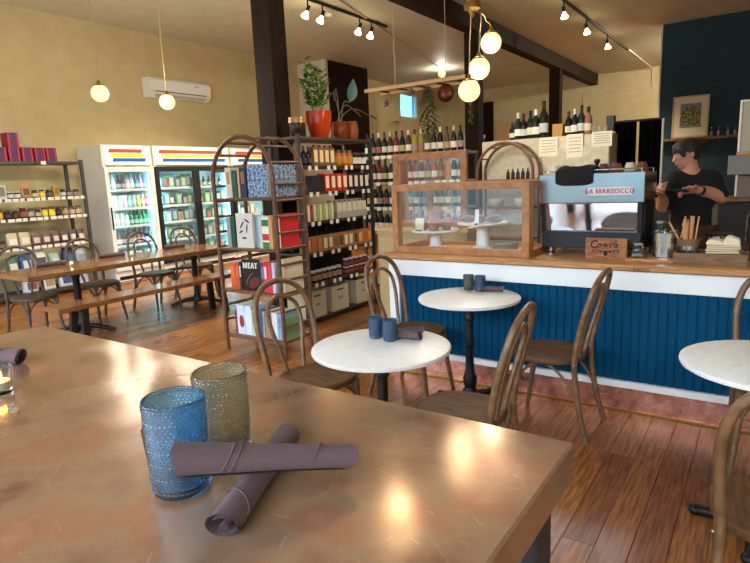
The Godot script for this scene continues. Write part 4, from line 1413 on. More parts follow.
	book("red book with white lettering on the third level", Vector3(-3.515, b, z - 0.08), Vector3(0.052, 0.262, 0.2), rgb(200, 34, 44), rgb(230, 190, 190))
	book("crimson book beside the red one on the third level", Vector3(-3.463, b, z - 0.08), Vector3(0.046, 0.26, 0.2), rgb(206, 44, 52))
	book("pale blue slim book on the third level", Vector3(-3.42, b, z - 0.08), Vector3(0.034, 0.265, 0.2), rgb(170, 186, 206))
	for k in 2:
		var bx := carton("cream boxed set against the right rungs, %s" % ["lower of two", "upper of two"][k], Vector3(-3.372, b + k * 0.145, z - 0.16), Vector3(0.045, 0.143, 0.24), rgb(206, 186, 150), rgb(214, 196, 164), "cream boxes on the third level")
	# bottom shelf
	b = hs[3]
	var cols := [[rgb(150, 50, 56), 0.03, 0.22], [rgb(196, 206, 222), 0.1, 0.27], [rgb(204, 212, 226), 0.09, 0.27], [rgb(190, 206, 160), 0.05, 0.235], [rgb(200, 196, 60), 0.02, 0.2], [rgb(72, 74, 92), 0.05, 0.25], [rgb(140, 150, 168), 0.03, 0.24], [rgb(160, 120, 84), 0.08, 0.25], [rgb(206, 202, 196), 0.07, 0.24], [rgb(120, 160, 190), 0.05, 0.23], [rgb(110, 150, 110), 0.04, 0.2]]
	var nm := ["dark red", "pale blue and white wide", "icy white wide", "sage green", "thin mustard", "charcoal", "slate grey", "tan", "off-white", "sky blue", "leaf green"]
	var x := -4.0
	for i in cols.size():
		var e: Array = cols[i]
		x += e[1] / 2
		var bk := book("%s book on the bottom level of the arched shelf" % nm[i], Vector3(x, b, z - 0.12), Vector3(e[1] - 0.004, e[2], 0.2), e[0], (e[0] as Color).darkened(0.25) if i % 3 == 0 else null)
		if i == 1:
			part("title_print", mb().at(Transform3D(Basis(), Vector3(0.01, 0.12, 0.1))).ball(Vector3.ZERO, Vector3(0.032, 0.06, 0.0015), 14), tint(rgb(140, 40, 36), 0.6), bk)
		x += e[1] / 2 + 0.003


# ---------------------------------------------------------------- retail rack and plants
func build_retail_rack() -> void:
	var xf := -3.89
	var d := 0.42
	var z0 := -4.36
	var z1 := -5.66
	var lz := z0 - z1
	var zc := (z0 + z1) / 2
	var t := thing("shelf_rack", "dark metal retail rack packed with pantry goods beside the dark post", "shelf", Vector3(xf - d / 2, 0, zc))
	for sx in [-1, 1]:
		for sz in [-1, 1]:
			part("upright", mb().box(Vector3(sx * (d / 2 - 0.02), 0.99, sz * (lz / 2 - 0.02)), Vector3(0.04, 1.98, 0.04), 0.003), mat("rack_dark", rgb(56, 52, 48), 0.5, 0.3), t)
	var hs := [1.955, 1.665, 1.395, 1.09, 0.765, 0.44, 0.06]
	for h in hs:
		part("shelf_board", mb().box(Vector3(0, h - 0.014, 0), Vector3(d - 0.012, 0.028, lz - 0.01), 0.003), M.rack_dark if h < 1.9 else M.rack_metal, t)
	part("back_panel", mb().box(Vector3(-d / 2 + 0.006, 0.56, 0), Vector3(0.008, 1.04, lz - 0.1)), M.rack_dark, t)
	for h in hs.slice(1, 6):
		for i in 11:
			if (i * 7 + int(h * 10)) % 3 != 0:
				price_tag(t, Vector3(d / 2 - 0.003, h - 0.025, lz / 2 - 0.16 - i * 0.103), true, 0.05, 0.045)
	var g := "pantry goods on the retail rack"
	var front := xf - 0.07
	# row 1
	var z := -4.42
	var where := ["top", "second", "third", "fourth", "fifth"]
	for i in 3:
		bottle("dark glass bottle on the retail rack's top shelf, %s from the bookshelf" % ORD[i], Vector3(front, 1.665, -4.44 - i * 0.075), rgb(40, 30, 24), rgb(60, 60, 70), rgb(30, 40, 80), 0.03, 0.2, g, "bottle", "oil_bottle")
	for i in 4:
		var c := carton("cream labelled packet on the retail rack's top shelf, %s of four" % ORD[i], Vector3(front, 1.665, -4.68 - i * 0.092), Vector3(0.05, 0.19, 0.085), rgb(120, 84, 46), rgb(226, 200, 150), g, Vector3(1, 0, 0), "packet", "packet")
		part("tie", mb().ball(Vector3(0, 0.2, 0), Vector3(0.02, 0.018, 0.025), 8), tint(rgb(120, 40, 36)), c)
	for i in 3:
		jar("amber preserve jar on the retail rack's top shelf, %s of three" % ORD[i], Vector3(front, 1.665, -5.08 - i * 0.1), rgb(176, 96, 24), rgb(80, 60, 30), rgb(190, 120, 40), 0.046, 0.17, g)
	for i in 3:
		jar("small white-labelled jar at the far end of the top shelf, %s of three" % ORD[i], Vector3(front, 1.665, -5.4 - i * 0.08), rgb(30, 26, 24), rgb(28, 26, 26), rgb(220, 214, 204), 0.034, 0.15, g)
	# row 2: red and navy tins
	carton("black box at the bookshelf end of the second shelf", Vector3(front, 1.395, -4.66), Vector3(0.1, 0.17, 0.18), rgb(14, 12, 12), rgb(20, 18, 18), g)
	for i in 8:
		var red := i < 4
		var c := carton("%s and cream tin on the second shelf, %s of four" % ["red" if red else "navy", ORD[i % 4]], Vector3(front, 1.395, -4.81 - i * 0.104), Vector3(0.11, 0.185, 0.085), rgb(190, 36, 22) if red else rgb(22, 26, 52), rgb(226, 206, 168), g, Vector3(1, 0, 0), "tin", "tin")
	# row 3: tubes and a display carton
	for i in 10:
		var red := i < 4
		var cc: Color = [rgb(150, 30, 30), rgb(206, 196, 180), rgb(150, 30, 30), rgb(206, 196, 180)][i] if red else [rgb(150, 160, 84), rgb(206, 204, 150)][i % 2]
		carton("slim %s packet on the third shelf, %s from the bookshelf" % ["red and white" if red else "pale green", ORD[i]], Vector3(front, 1.09, -4.46 - i * 0.049), Vector3(0.06, 0.17, 0.04), cc, cc.lightened(0.15), g, Vector3(1, 0, 0), "packet", "packet")
	var dc := thing("display_carton", "grey display carton of small packets on the third shelf", "carton", Vector3(front - 0.03, 1.09, -5.27), 0, g)
	part("carton", mb().box(Vector3(-0.05, 0.1, 0), Vector3(0.06, 0.2, 0.58)).box(Vector3(0.0, 0.035, 0), Vector3(0.12, 0.07, 0.58)), tint(rgb(160, 156, 144)), dc)
	for i in 6:
		part("packet", mb().box(Vector3(0.03, 0.1, -0.24 + i * 0.095), Vector3(0.05, 0.14, 0.075), 0.003), tint(rgb(206, 196, 170)), dc)
		part("printed_mark", mb().box(Vector3(-0.018, 0.17, -0.24 + i * 0.095), Vector3(0.003, 0.04, 0.03)), tint(rgb(90, 100, 84)), dc)
	# row 4: kraft boxes with coloured labels, dark bags behind
	var lc := [rgb(214, 150, 120), rgb(196, 90, 30), rgb(176, 130, 80), rgb(214, 196, 160), rgb(214, 200, 176), rgb(120, 90, 50), rgb(64, 72, 46), rgb(216, 206, 180), rgb(216, 200, 172), rgb(60, 70, 44), rgb(214, 160, 110), rgb(200, 80, 30), rgb(224, 140, 30), rgb(196, 170, 120)]
	for i in 13:
		carton("kraft box with a coloured label on the fourth shelf, %s from the bookshelf" % ORD[i], Vector3(front + 0.01, 0.765, -4.44 - i * 0.092), Vector3(0.1, 0.16, 0.086), rgb(160, 108, 54), lc[i], g)
	for i in 6:
		pouch("black bag behind the kraft boxes, %s from the bookshelf" % ORD[i], Vector3(front - 0.17, 0.765, -4.5 - i * 0.19), 0.17, 0.26, 0.1, rgb(26, 22, 24), rgb(50, 44, 50), g)
	# row 5: preserve jars
	for i in 7:
		jar("dark preserve jar on the fifth shelf, %s from the bookshelf" % ORD[i], Vector3(front, 0.44, -4.46 - i * 0.088), rgb(46, 16, 12), rgb(190, 180, 164), rgb(150, 110, 90), 0.038, 0.125, g)
	for k in 2:
		for i in 5:
			jar("squat berry jar on the fifth shelf, %s of the %s layer" % [ORD[i], ["lower", "upper"][k]], Vector3(front - 0.01, 0.44 + k * 0.09, -5.14 - i * 0.092), rgb(66, 18, 20), rgb(196, 190, 182), rgb(120, 50, 50), 0.042, 0.088, g)
	# bins
	var bz := [-4.56, -4.96, -5.42]
	for i in 3:
		var bn := thing("storage_bin", "cream fabric storage bin under the retail rack, %s from the bookshelf" % ORD[i], "bin", Vector3(xf - 0.19, 0.06, bz[i]), 0, "cream storage bins")
		var w := 0.15
		var bb := mb()
		bb.box(Vector3(0.145, 0.14, 0), Vector3(0.012, 0.28, w * 2)).box(Vector3(-0.145, 0.14, 0), Vector3(0.012, 0.28, w * 2)).box(Vector3(0, 0.14, w - 0.006), Vector3(0.28, 0.28, 0.012)).box(Vector3(0, 0.14, -w + 0.006), Vector3(0.28, 0.28, 0.012)).box(Vector3(0, 0.006, 0), Vector3(0.28, 0.012, w * 2 - 0.02))
		part("body", bb, tint(rgb(190, 176, 148), 0.85), bn)
		part("handle", mb().box(Vector3(0.153, 0.235, 0), Vector3(0.006, 0.018, 0.11), 0.002), tint(rgb(60, 50, 42)), bn)
		part("card_holder", mb().box(Vector3(0.153, 0.14, 0), Vector3(0.005, 0.024, 0.08), 0.001), tint(rgb(140, 124, 98)), bn)
	# plants and pots on top
	var y := 1.955
	var pot := thing("planter", "tall dark glazed pot with a mustard rim on the retail rack", "pot", Vector3(-4.08, y, -4.58))
	part("body", mb().lathe([Vector2(0, 0), Vector2(0.07, 0), Vector2(0.085, 0.02), Vector2(0.088, 0.15), Vector2(0, 0.15)], 20), tint(rgb(46, 24, 16), 0.2), pot)
	part("rim_band", mb().lathe([Vector2(0, 0.15), Vector2(0.089, 0.15), Vector2(0.089, 0.205), Vector2(0.08, 0.205), Vector2(0.078, 0.16), Vector2(0, 0.16)], 20), tint(rgb(176, 120, 40), 0.25), pot)
	var fern := thing("potted_plant", "green bushy plant in a glossy orange pot on the retail rack", "plant", Vector3(-4.08, y, -4.93))
	part("pot", mb().lathe([Vector2(0, 0), Vector2(0.085, 0), Vector2(0.10, 0.02), Vector2(0.138, 0.17), Vector2(0.142, 0.29), Vector2(0.132, 0.29), Vector2(0.128, 0.26), Vector2(0, 0.26)], 28), mat("orange_glaze", rgb(178, 58, 14), 0.12), fern)
	part("soil", mb().lathe([Vector2(0.0, 0.255), Vector2(0.127, 0.262), Vector2(0, 0.268)], 20), tint(rgb(40, 30, 22), 0.95), fern)
	var greens := [mat("leaf_a", rgb(74, 112, 40), 0.45), mat("leaf_b", rgb(104, 142, 56), 0.45), mat("leaf_c", rgb(46, 78, 36), 0.45)]
	var leaf := leaf_mesh(0.1, 0.046)
	for s in 11:
		var a := TAU * s / 11.0 + 0.3
		var lean := 0.05 + 0.08 * (s % 3)
		var tall := 0.34 + 0.13 * ((s * 5) % 4) / 3.0
		if s % 3 == 0:
			tall += 0.1
		var base := Vector3(cos(a) * 0.05, 0.262, sin(a) * 0.05)
		var tip := base + Vector3(cos(a) * lean * 1.3 * tall, tall * 0.95, sin(a) * lean * 1.3 * tall + 0.05)
		var st := part("stem", mb().tube(curve([base, base.lerp(tip, 0.5) + Vector3(0, 0.02, 0), tip], 4), 0.005, 5), greens[1], fern)
		for k in 12:
			var f := 0.2 + 0.8 * k / 11.0
			var p := base.lerp(tip, f)
			var o := inst("leaf", leaf, greens[(k + s) % 3], st)
			o.transform = Transform3D(Basis(Vector3.UP, a + (1.3 if k % 2 else -1.3) + 0.3 * k) * Basis(Vector3(0, 0, 1), 0.55), p)
	var vase := thing("potted_plant", "amber glass vase with long stems and one blue-green leaf", "plant", Vector3(-4.08, y, -5.30))
	part("vase", mb().lathe([Vector2(0, 0), Vector2(0.08, 0), Vector2(0.092, 0.02), Vector2(0.098, 0.12), Vector2(0.088, 0.19), Vector2(0.08, 0.2), Vector2(0.078, 0.18), Vector2(0.088, 0.1), Vector2(0.08, 0.03), Vector2(0, 0.025)], 22), mat("amber_glaze", rgb(112, 50, 18), 0.1), vase)
	var tips := [Vector3(-0.02, 0.44, -0.24), Vector3(0.05, 0.50, 0.18), Vector3(0.02, 0.56, 0.06), Vector3(0.08, 0.30, -0.46), Vector3(0.05, 0.36, -0.18)]
	for i in tips.size():
		var b0 := Vector3(0, 0.03, 0.02 * (i - 2))
		var mid: Vector3 = Vector3(0, 0.26, 0).lerp(tips[i], 0.45) + Vector3(0, 0.08, 0)
		var st := part("stem", mb().tube(curve([b0, Vector3(0, 0.2, 0.02 * (i - 2)), mid, tips[i]], 5), 0.0055, 6), tint(rgb(96, 88, 66), 0.6), vase)
		var lf := leaf_mesh(0.17, 0.05) if i != 0 else leaf_mesh(0.27, 0.15)
		var o := inst("leaf", lf, mat("leaf_blue", rgb(70, 106, 100), 0.4) if i == 0 else mat("leaf_olive", rgb(70, 74, 52), 0.5), st)
		var dir := Vector3(0, 1, 0.05) if i == 0 else Vector3(tips[i].x, -0.1, tips[i].z).normalized()
		o.position = tips[i]
		if i == 0:
			o.basis = Basis(Vector3(0.25, 1, -0.15).normalized(), Vector3(1, -0.25, 0.3).normalized(), Vector3(1, -0.25, 0.3).cross(Vector3(0.25, 1, -0.15)).normalized() * -1.0).orthonormalized()
		else:
			o.basis = Basis(dir, Vector3.UP.cross(dir).cross(dir).normalized() * -1.0, dir.cross(Vector3.UP).normalized()).orthonormalized()
	var amb := thing("vase", "tall amber glass bottle vase right of the stems", "vase", Vector3(-4.02, y, -5.46))
	part("body", mb().lathe([Vector2(0, 0), Vector2(0.05, 0), Vector2(0.06, 0.02), Vector2(0.07, 0.1), Vector2(0.062, 0.17), Vector2(0.05, 0.21), Vector2(0.0, 0.212)], 20), mat("amber_light", rgb(140, 72, 26), 0.1), amb)
	var spk := thing("speaker", "small black rounded loudspeaker at the end of the retail rack", "speaker", Vector3(-4.12, y, -5.6))
	part("cabinet", mb().lathe([Vector2(0, 0), Vector2(0.055, 0), Vector2(0.06, 0.01), Vector2(0.06, 0.15), Vector2(0.045, 0.18), Vector2(0, 0.185)], 18), M.black, spk)
	part("grille", mb().lathe([Vector2(0.0605, 0.03), Vector2(0.0615, 0.03), Vector2(0.0615, 0.13), Vector2(0.0605, 0.13)], 18), tint(rgb(30, 30, 31), 0.9), spk)
	# trailing plant behind the post
	var tr := thing("trailing_plant", "feathery green plant peeking out behind the dark post", "plant", Vector3(-5.0, 0, -5.3))
	part("stand", mb().lathe([Vector2(0, 0), Vector2(0.16, 0), Vector2(0.16, 0.02), Vector2(0.025, 0.03), Vector2(0.02, 1.68), Vector2(0.12, 1.7), Vector2(0.12, 1.71), Vector2(0, 1.71)], 16), M.black_metal, tr)
	part("pot", mb().lathe([Vector2(0, 1.71), Vector2(0.08, 1.71), Vector2(0.11, 1.86), Vector2(0.1, 1.86), Vector2(0, 1.84)], 18), tint(rgb(70, 60, 54), 0.7), tr)
	var thin := leaf_mesh(0.07, 0.014)
	for s in 12:
		var a := TAU * s / 12.0
		var tipp := Vector3(cos(a) * 0.16, 1.98 + 0.22 * ((s * 7) % 5) / 5.0, sin(a) * 0.16)
		var st := part("frond", mb().tube(curve([Vector3(cos(a) * 0.03, 1.84, sin(a) * 0.03), Vector3(cos(a) * 0.09, 1.98, sin(a) * 0.09), tipp], 4), 0.003, 4), greens[0], tr)
		for k in 10:
			var o := inst("leaf", thin, greens[k % 2], st)
			var p := Vector3(cos(a) * 0.04, 1.88, sin(a) * 0.04).lerp(tipp, k / 9.0)
			o.transform = Transform3D(Basis(Vector3.UP, a + (1.2 if k % 2 else -1.2)) * Basis(Vector3(0, 0, 1), 0.5), p)


func leaf_mesh(len: float, w: float) -> Mesh:
	return cached("leaf_%d_%d" % [int(len * 1000), int(w * 1000)], func():
		var g := []
		for i in 7:
			var f := i / 6.0
			var ww := w / 2 * sin(PI * pow(f, 0.8)) + 0.0004
			var row := []
			for j in 5:
				var q := j / 2.0 - 1.0
				row.append(Vector3(f * len, -0.12 * len * f * f + 0.18 * ww * q * q, q * ww))
			g.append(row)
		var g2 := []
		for r in g:
			var row := []
			for p in r:
				row.append(p - Vector3(0, 0.0012, 0))
			g2.append(row)
		return mb().sheet(g).sheet(g2))


# ---------------------------------------------------------------- wine rack behind the display case
func build_wine_rack() -> void:
	var zf := -6.42
	var x0 := -4.62
	var x1 := -3.06
	var w := x1 - x0
	var t := thing("wine_rack", "white wine rack with rows of bottles behind the display case", "shelf", Vector3((x0 + x1) / 2, 0, zf - 0.2))
	for sx in [-1, 1]:
		for sz in [-1, 1]:
			part("upright", mb().box(Vector3(sx * (w / 2 - 0.02), 0.9, sz * 0.18), Vector3(0.04, 1.8, 0.04), 0.003), M.rack_metal, t)
	var hs := [1.80, 1.455, 1.125, 0.79, 0.45, 0.1]
	for h in hs:
		part("shelf_board", mb().box(Vector3(0, h - 0.015, 0), Vector3(w - 0.005, 0.03, 0.41), 0.003), mat("shelf_grey", rgb(150, 146, 138), 0.5), t)
		for i in 15:
			if h > 0.5 and (i + int(h * 10)) % 7 != 3:
				price_tag(t, Vector3(-w / 2 + 0.08 + i * 0.1, h - 0.022, 0.2065), false, 0.065, 0.046)
	var dk := rgb(16, 22, 16)
	var rows := [
		[dk, dk, rgb(26, 34, 20), dk, rgb(70, 20, 20), rgb(96, 26, 24), dk, rgb(50, 60, 30), rgb(150, 130, 44), rgb(140, 124, 60), rgb(60, 70, 40), rgb(40, 30, 24), dk, rgb(90, 60, 40), rgb(30, 30, 26), dk],
		[dk, rgb(80, 18, 24), rgb(96, 30, 34), dk, rgb(40, 30, 50), rgb(60, 70, 36), dk, rgb(110, 76, 50), rgb(130, 50, 50), rgb(90, 60, 50), rgb(120, 30, 36), rgb(150, 70, 64), rgb(96, 90, 60), rgb(170, 110, 96), dk, dk],
		[dk, dk, dk, dk, dk, rgb(40, 50, 30), dk, dk, rgb(30, 40, 30), dk, dk, rgb(60, 40, 30), dk, dk, dk, dk],
		[dk, dk, dk, dk, rgb(30, 34, 24), dk, dk, dk, dk, dk, dk, dk, dk, dk, dk, dk],
	]
	var lw := ["top", "second", "third", "fourth"]
	for r in 4:
		for i in 16:
			var lab := "wine bottle on the wine rack's %s shelf, %s from the left" % [lw[r], ORD[i]]
			var paper: Color = [rgb(222, 214, 196), rgb(214, 206, 190), rgb(206, 200, 186), rgb(150, 120, 130), rgb(170, 160, 110), rgb(200, 194, 184), rgb(150, 90, 84)][(i * 3 + r * 2) % 7]
			var cap: Color = [rgb(26, 24, 24), rgb(60, 20, 24), rgb(30, 30, 34), rgb(190, 176, 120), rgb(216, 210, 200)][(i * 2 + r) % 5]
			bottle(lab, Vector3(x0 + 0.085 + i * 0.0925, hs[r], zf - 0.07), rows[r][i], paper, cap, 0.038, 0.305, "bottles on the wine rack")


# ---------------------------------------------------------------- pastry case and hutch
func frame_rect(b: MB, c: Vector3, w: float, h: float, bar: float, d: float, side := false) -> MB:
	# a rectangular frame standing in the xy plane (or zy when side)
	for s in [-1.0, 1.0]:
		var up := Vector3(0, 0, s * (w / 2 - bar / 2)) if side else Vector3(s * (w / 2 - bar / 2), 0, 0)
		b.box(c + up, Vector3(d, h, bar) if side else Vector3(bar, h, d), 0.003)
		b.box(c + Vector3(0, s * (h / 2 - bar / 2), 0), Vector3(d, bar, w - 2 * bar) if side else Vector3(w - 2 * bar, bar, d), 0.003)
	return b


func cake_stand(label: String, where: Vector3, r: float, h: float) -> void:
	var t := thing("cake_stand", label, "cake stand", where, 0, "white cake stands in the pastry case")
	part("plate", mb().lathe([Vector2(0, h - 0.012), Vector2(r * 0.96, h - 0.012), Vector2(r, h - 0.004), Vector2(r, h + 0.006), Vector2(r * 0.97, h + 0.006), Vector2(r * 0.95, h), Vector2(0, h)], 36), M.white_enamel, t)
	part("foot", mb().lathe([Vector2(0, 0), Vector2(0.085, 0), Vector2(0.08, 0.01), Vector2(0.05, 0.03), Vector2(0.042, h - 0.012), Vector2(0, h - 0.012)], 24), M.white_enamel, t)


func build_case() -> void:
	var y0 := COUNTER
	var x0 := -2.365
	var x1 := -1.29
	var zf := -3.67
	var d := 0.60
	var h := 0.51
	var cx := (x0 + x1) / 2
	var t := thing("pastry_case", "wood-framed glass pastry case standing on the counter", "display case", Vector3(cx, y0, zf))
	var w := x1 - x0
	part("front_frame", frame_rect(mb(), Vector3(0, h / 2, -0.02), w, h, 0.05, 0.04), M.oak_case, t)
	part("front_pane", mb().box(Vector3(0, h / 2, -0.02), Vector3(w - 0.1, h - 0.1, 0.006)), M.pane, t)
	for s in [-1.0, 1.0]:
		part("side_frame", frame_rect(mb(), Vector3(s * (w / 2 - 0.02), h / 2, -d / 2 - 0.02), d - 0.04, h, 0.045, 0.04, true), M.oak_case, t)
		part("side_pane", mb().box(Vector3(s * (w / 2 - 0.02), h / 2, -d / 2 - 0.02), Vector3(0.006, h - 0.09, d - 0.13)), M.pane, t)
	part("top_frame", mb().box(Vector3(0, h - 0.022, -d + 0.02), Vector3(w - 0.08, 0.044, 0.04)), M.oak_case, t)
	part("top_pane", mb().box(Vector3(0, h - 0.02, -d / 2 - 0.01), Vector3(w - 0.08, 0.006, d - 0.1)), M.pane, t)
	part("sill", mb().box(Vector3(0, 0.012, -d + 0.02), Vector3(w - 0.08, 0.024, 0.04)), M.oak_case, t)
	# beige cabinet behind the counter end, with a tall framed hutch on it
	var cab := thing("cabinet", "beige cabinet behind the left end of the counter", "cabinet", Vector3(-2.66, 0, -4.85))
	part("body", mb().box(Vector3(0, 0.5, 0), Vector3(0.96, 1.0, 0.5), 0.004), tint(rgb(188, 160, 112), 0.7), cab)
	part("top", mb().box(Vector3(0, 1.02, 0), Vector3(1.0, 0.04, 0.54), 0.004), tint(rgb(206, 178, 128), 0.6), cab)
	for i in 2:
		part("door", mb().box(Vector3(-0.235 + i * 0.47, 0.5, 0.256), Vector3(0.44, 0.86, 0.014), 0.003), tint(rgb(196, 168, 120), 0.6), cab)
	var hut := thing("framed_glass_hutch", "tall wood-framed glass hutch behind the pastry case", "hutch", Vector3(-2.56, 1.04, -4.62))
	part("front_frame", frame_rect(mb(), Vector3(0, 0.34, 0), 0.76, 0.68, 0.065, 0.035), M.oak_case, hut)
	part("pane", mb().box(Vector3(0, 0.34, 0), Vector3(0.63, 0.55, 0.005)), M.pane, hut)
	part("side_board", mb().box(Vector3(-0.368, 0.34, -0.12), Vector3(0.024, 0.68, 0.2)), tint(rgb(84, 46, 26), 0.5), hut)
	# cake stands, muffins, pastries
	cake_stand("white cake stand with muffins, left in the pastry case", Vector3(-2.13, y0, -3.93), 0.19, 0.15)
	cake_stand("white cake stand with dark pastries, right in the pastry case", Vector3(-1.78, y0, -4.03), 0.19, 0.2)
	var gm := "muffins in the pastry case"
	var spots := [[-0.09, 0.05, "front left"], [0.03, 0.08, "front right"], [-0.05, -0.07, "rear left"], [0.08, -0.03, "rear right"]]
	for e in spots:
		var m := thing("muffin", "berry muffin on the left cake stand, %s of the four" % e[2], "muffin", Vector3(-2.13 + e[0], y0 + 0.15, -3.93 + e[1]), 0, gm)
		part("paper_cup", mb().lathe([Vector2(0, 0), Vector2(0.03, 0), Vector2(0.042, 0.05), Vector2(0, 0.05)], 18, 0.03, 9), tint(rgb(150, 120, 120), 0.8), m)
		part("crown", mb().lathe([Vector2(0, 0.045), Vector2(0.05, 0.05), Vector2(0.055, 0.062), Vector2(0.045, 0.082), Vector2(0.02, 0.095), Vector2(0, 0.097)], 16, 0.05, 5), tint(rgb(164, 96, 70), 0.9), m)
	var top := thing("muffin", "berry muffin stacked on top of the others", "muffin", Vector3(-2.12, y0 + 0.24, -3.93), 0, gm)
	part("paper_cup", mb().lathe([Vector2(0, 0), Vector2(0.03, 0), Vector2(0.042, 0.05), Vector2(0, 0.05)], 18, 0.03, 9), tint(rgb(150, 120, 120), 0.8), top)
	part("crown", mb().lathe([Vector2(0, 0.045), Vector2(0.05, 0.05), Vector2(0.055, 0.062), Vector2(0.045, 0.082), Vector2(0.02, 0.095), Vector2(0, 0.097)], 16, 0.05, 5), tint(rgb(176, 130, 100), 0.9), top)
	var k := 0
	for e in [[-0.10, 0.03, 0.3], [0.0, 0.06, 1.2], [0.10, 0.02, 0.6], [-0.05, -0.07, 2.0], [0.06, -0.08, 0.1]]:
		var b := mb()
		var pts := []
		var rad := []
		for i in 13:
			var f := i / 12.0 - 0.5
			pts.append(Vector3(f * 0.13, 0.03 - f * f * 0.03, f * f * 0.12))
			rad.append(0.004 + 0.027 * pow(cos(f * PI), 0.7) * (0.86 + 0.14 * absf(sin(f * 22.0))))
		b.tube(pts, rad, 10)
		solo("pastry", b.mesh(), tint(rgb(120, 62, 28) if k % 2 else rgb(92, 52, 44), 0.6), "brown baked pastry on the right cake stand, %s from the left" % ORD[[0, 2, 4, 1, 3][k]], "pastry", Vector3(-1.78 + e[0], y0 + 0.203, -4.03 + e[1]), e[2], "pastries on the right cake stand")
		k += 1
	solo("round_tin", mb().lathe([Vector2(0, 0), Vector2(0.09, 0), Vector2(0.094, 0.01), Vector2(0.094, 0.06), Vector2(0.098, 0.062), Vector2(0.098, 0.075), Vector2(0.085, 0.075), Vector2(0, 0.07)], 28).mesh(), tint(rgb(120, 118, 106), 0.4), "low round grey cake tin in the pastry case", "tin", Vector3(-1.55, y0, -3.9))
	for e in [[Vector3(-2.2, y0 + 0.15, -3.80), 0.075, 0.1, rgb(222, 210, 176), "cream price card standing before the muffins", 0.15], [Vector3(-1.75, y0 + 0.20, -3.86), 0.03, 0.11, rgb(230, 228, 224), "narrow white card clipped at the dark pastries", 0.1]]:
		var t2 := thing("price_card", e[4], "card", e[0], 0.0)
		part("card", mb().at(Transform3D(Basis(Vector3.RIGHT, -0.12), Vector3(0, e[2] / 2 + 0.002, 0))).box(Vector3.ZERO, Vector3(e[1], e[2], 0.002)), tint(e[3], 0.9), t2)
		part("stand", mb().box(Vector3(0, 0.006, 0.012), Vector3(e[1] * 0.6, 0.012, 0.02)), M.black_metal, t2)


# ---------------------------------------------------------------- espresso machine
func cup(label: String, where: Vector3, c: Color, r: float, h: float, group: String) -> void:
	var t := thing("coffee_cup", label, "cup", where, rng.randf() * 6.0, group)
	part("bowl", mb().lathe([Vector2(0, h), Vector2(r * 0.6, h), Vector2(r * 0.62, h * 0.93), Vector2(r * 0.85, h * 0.6), Vector2(r, 0.003), Vector2(r - 0.003, 0), Vector2(r * 0.8, h * 0.5), Vector2(0, h * 0.9)], 20), tint(c, 0.25), t)
	part("handle", mb().tube(arc(Vector3(r * 0.9, h * 0.42, 0), h * 0.28, -PI / 2 + 0.4, PI / 2 + 0.2, 8, Vector3.RIGHT, Vector3.UP), 0.005, 6), tint(c, 0.25), t)


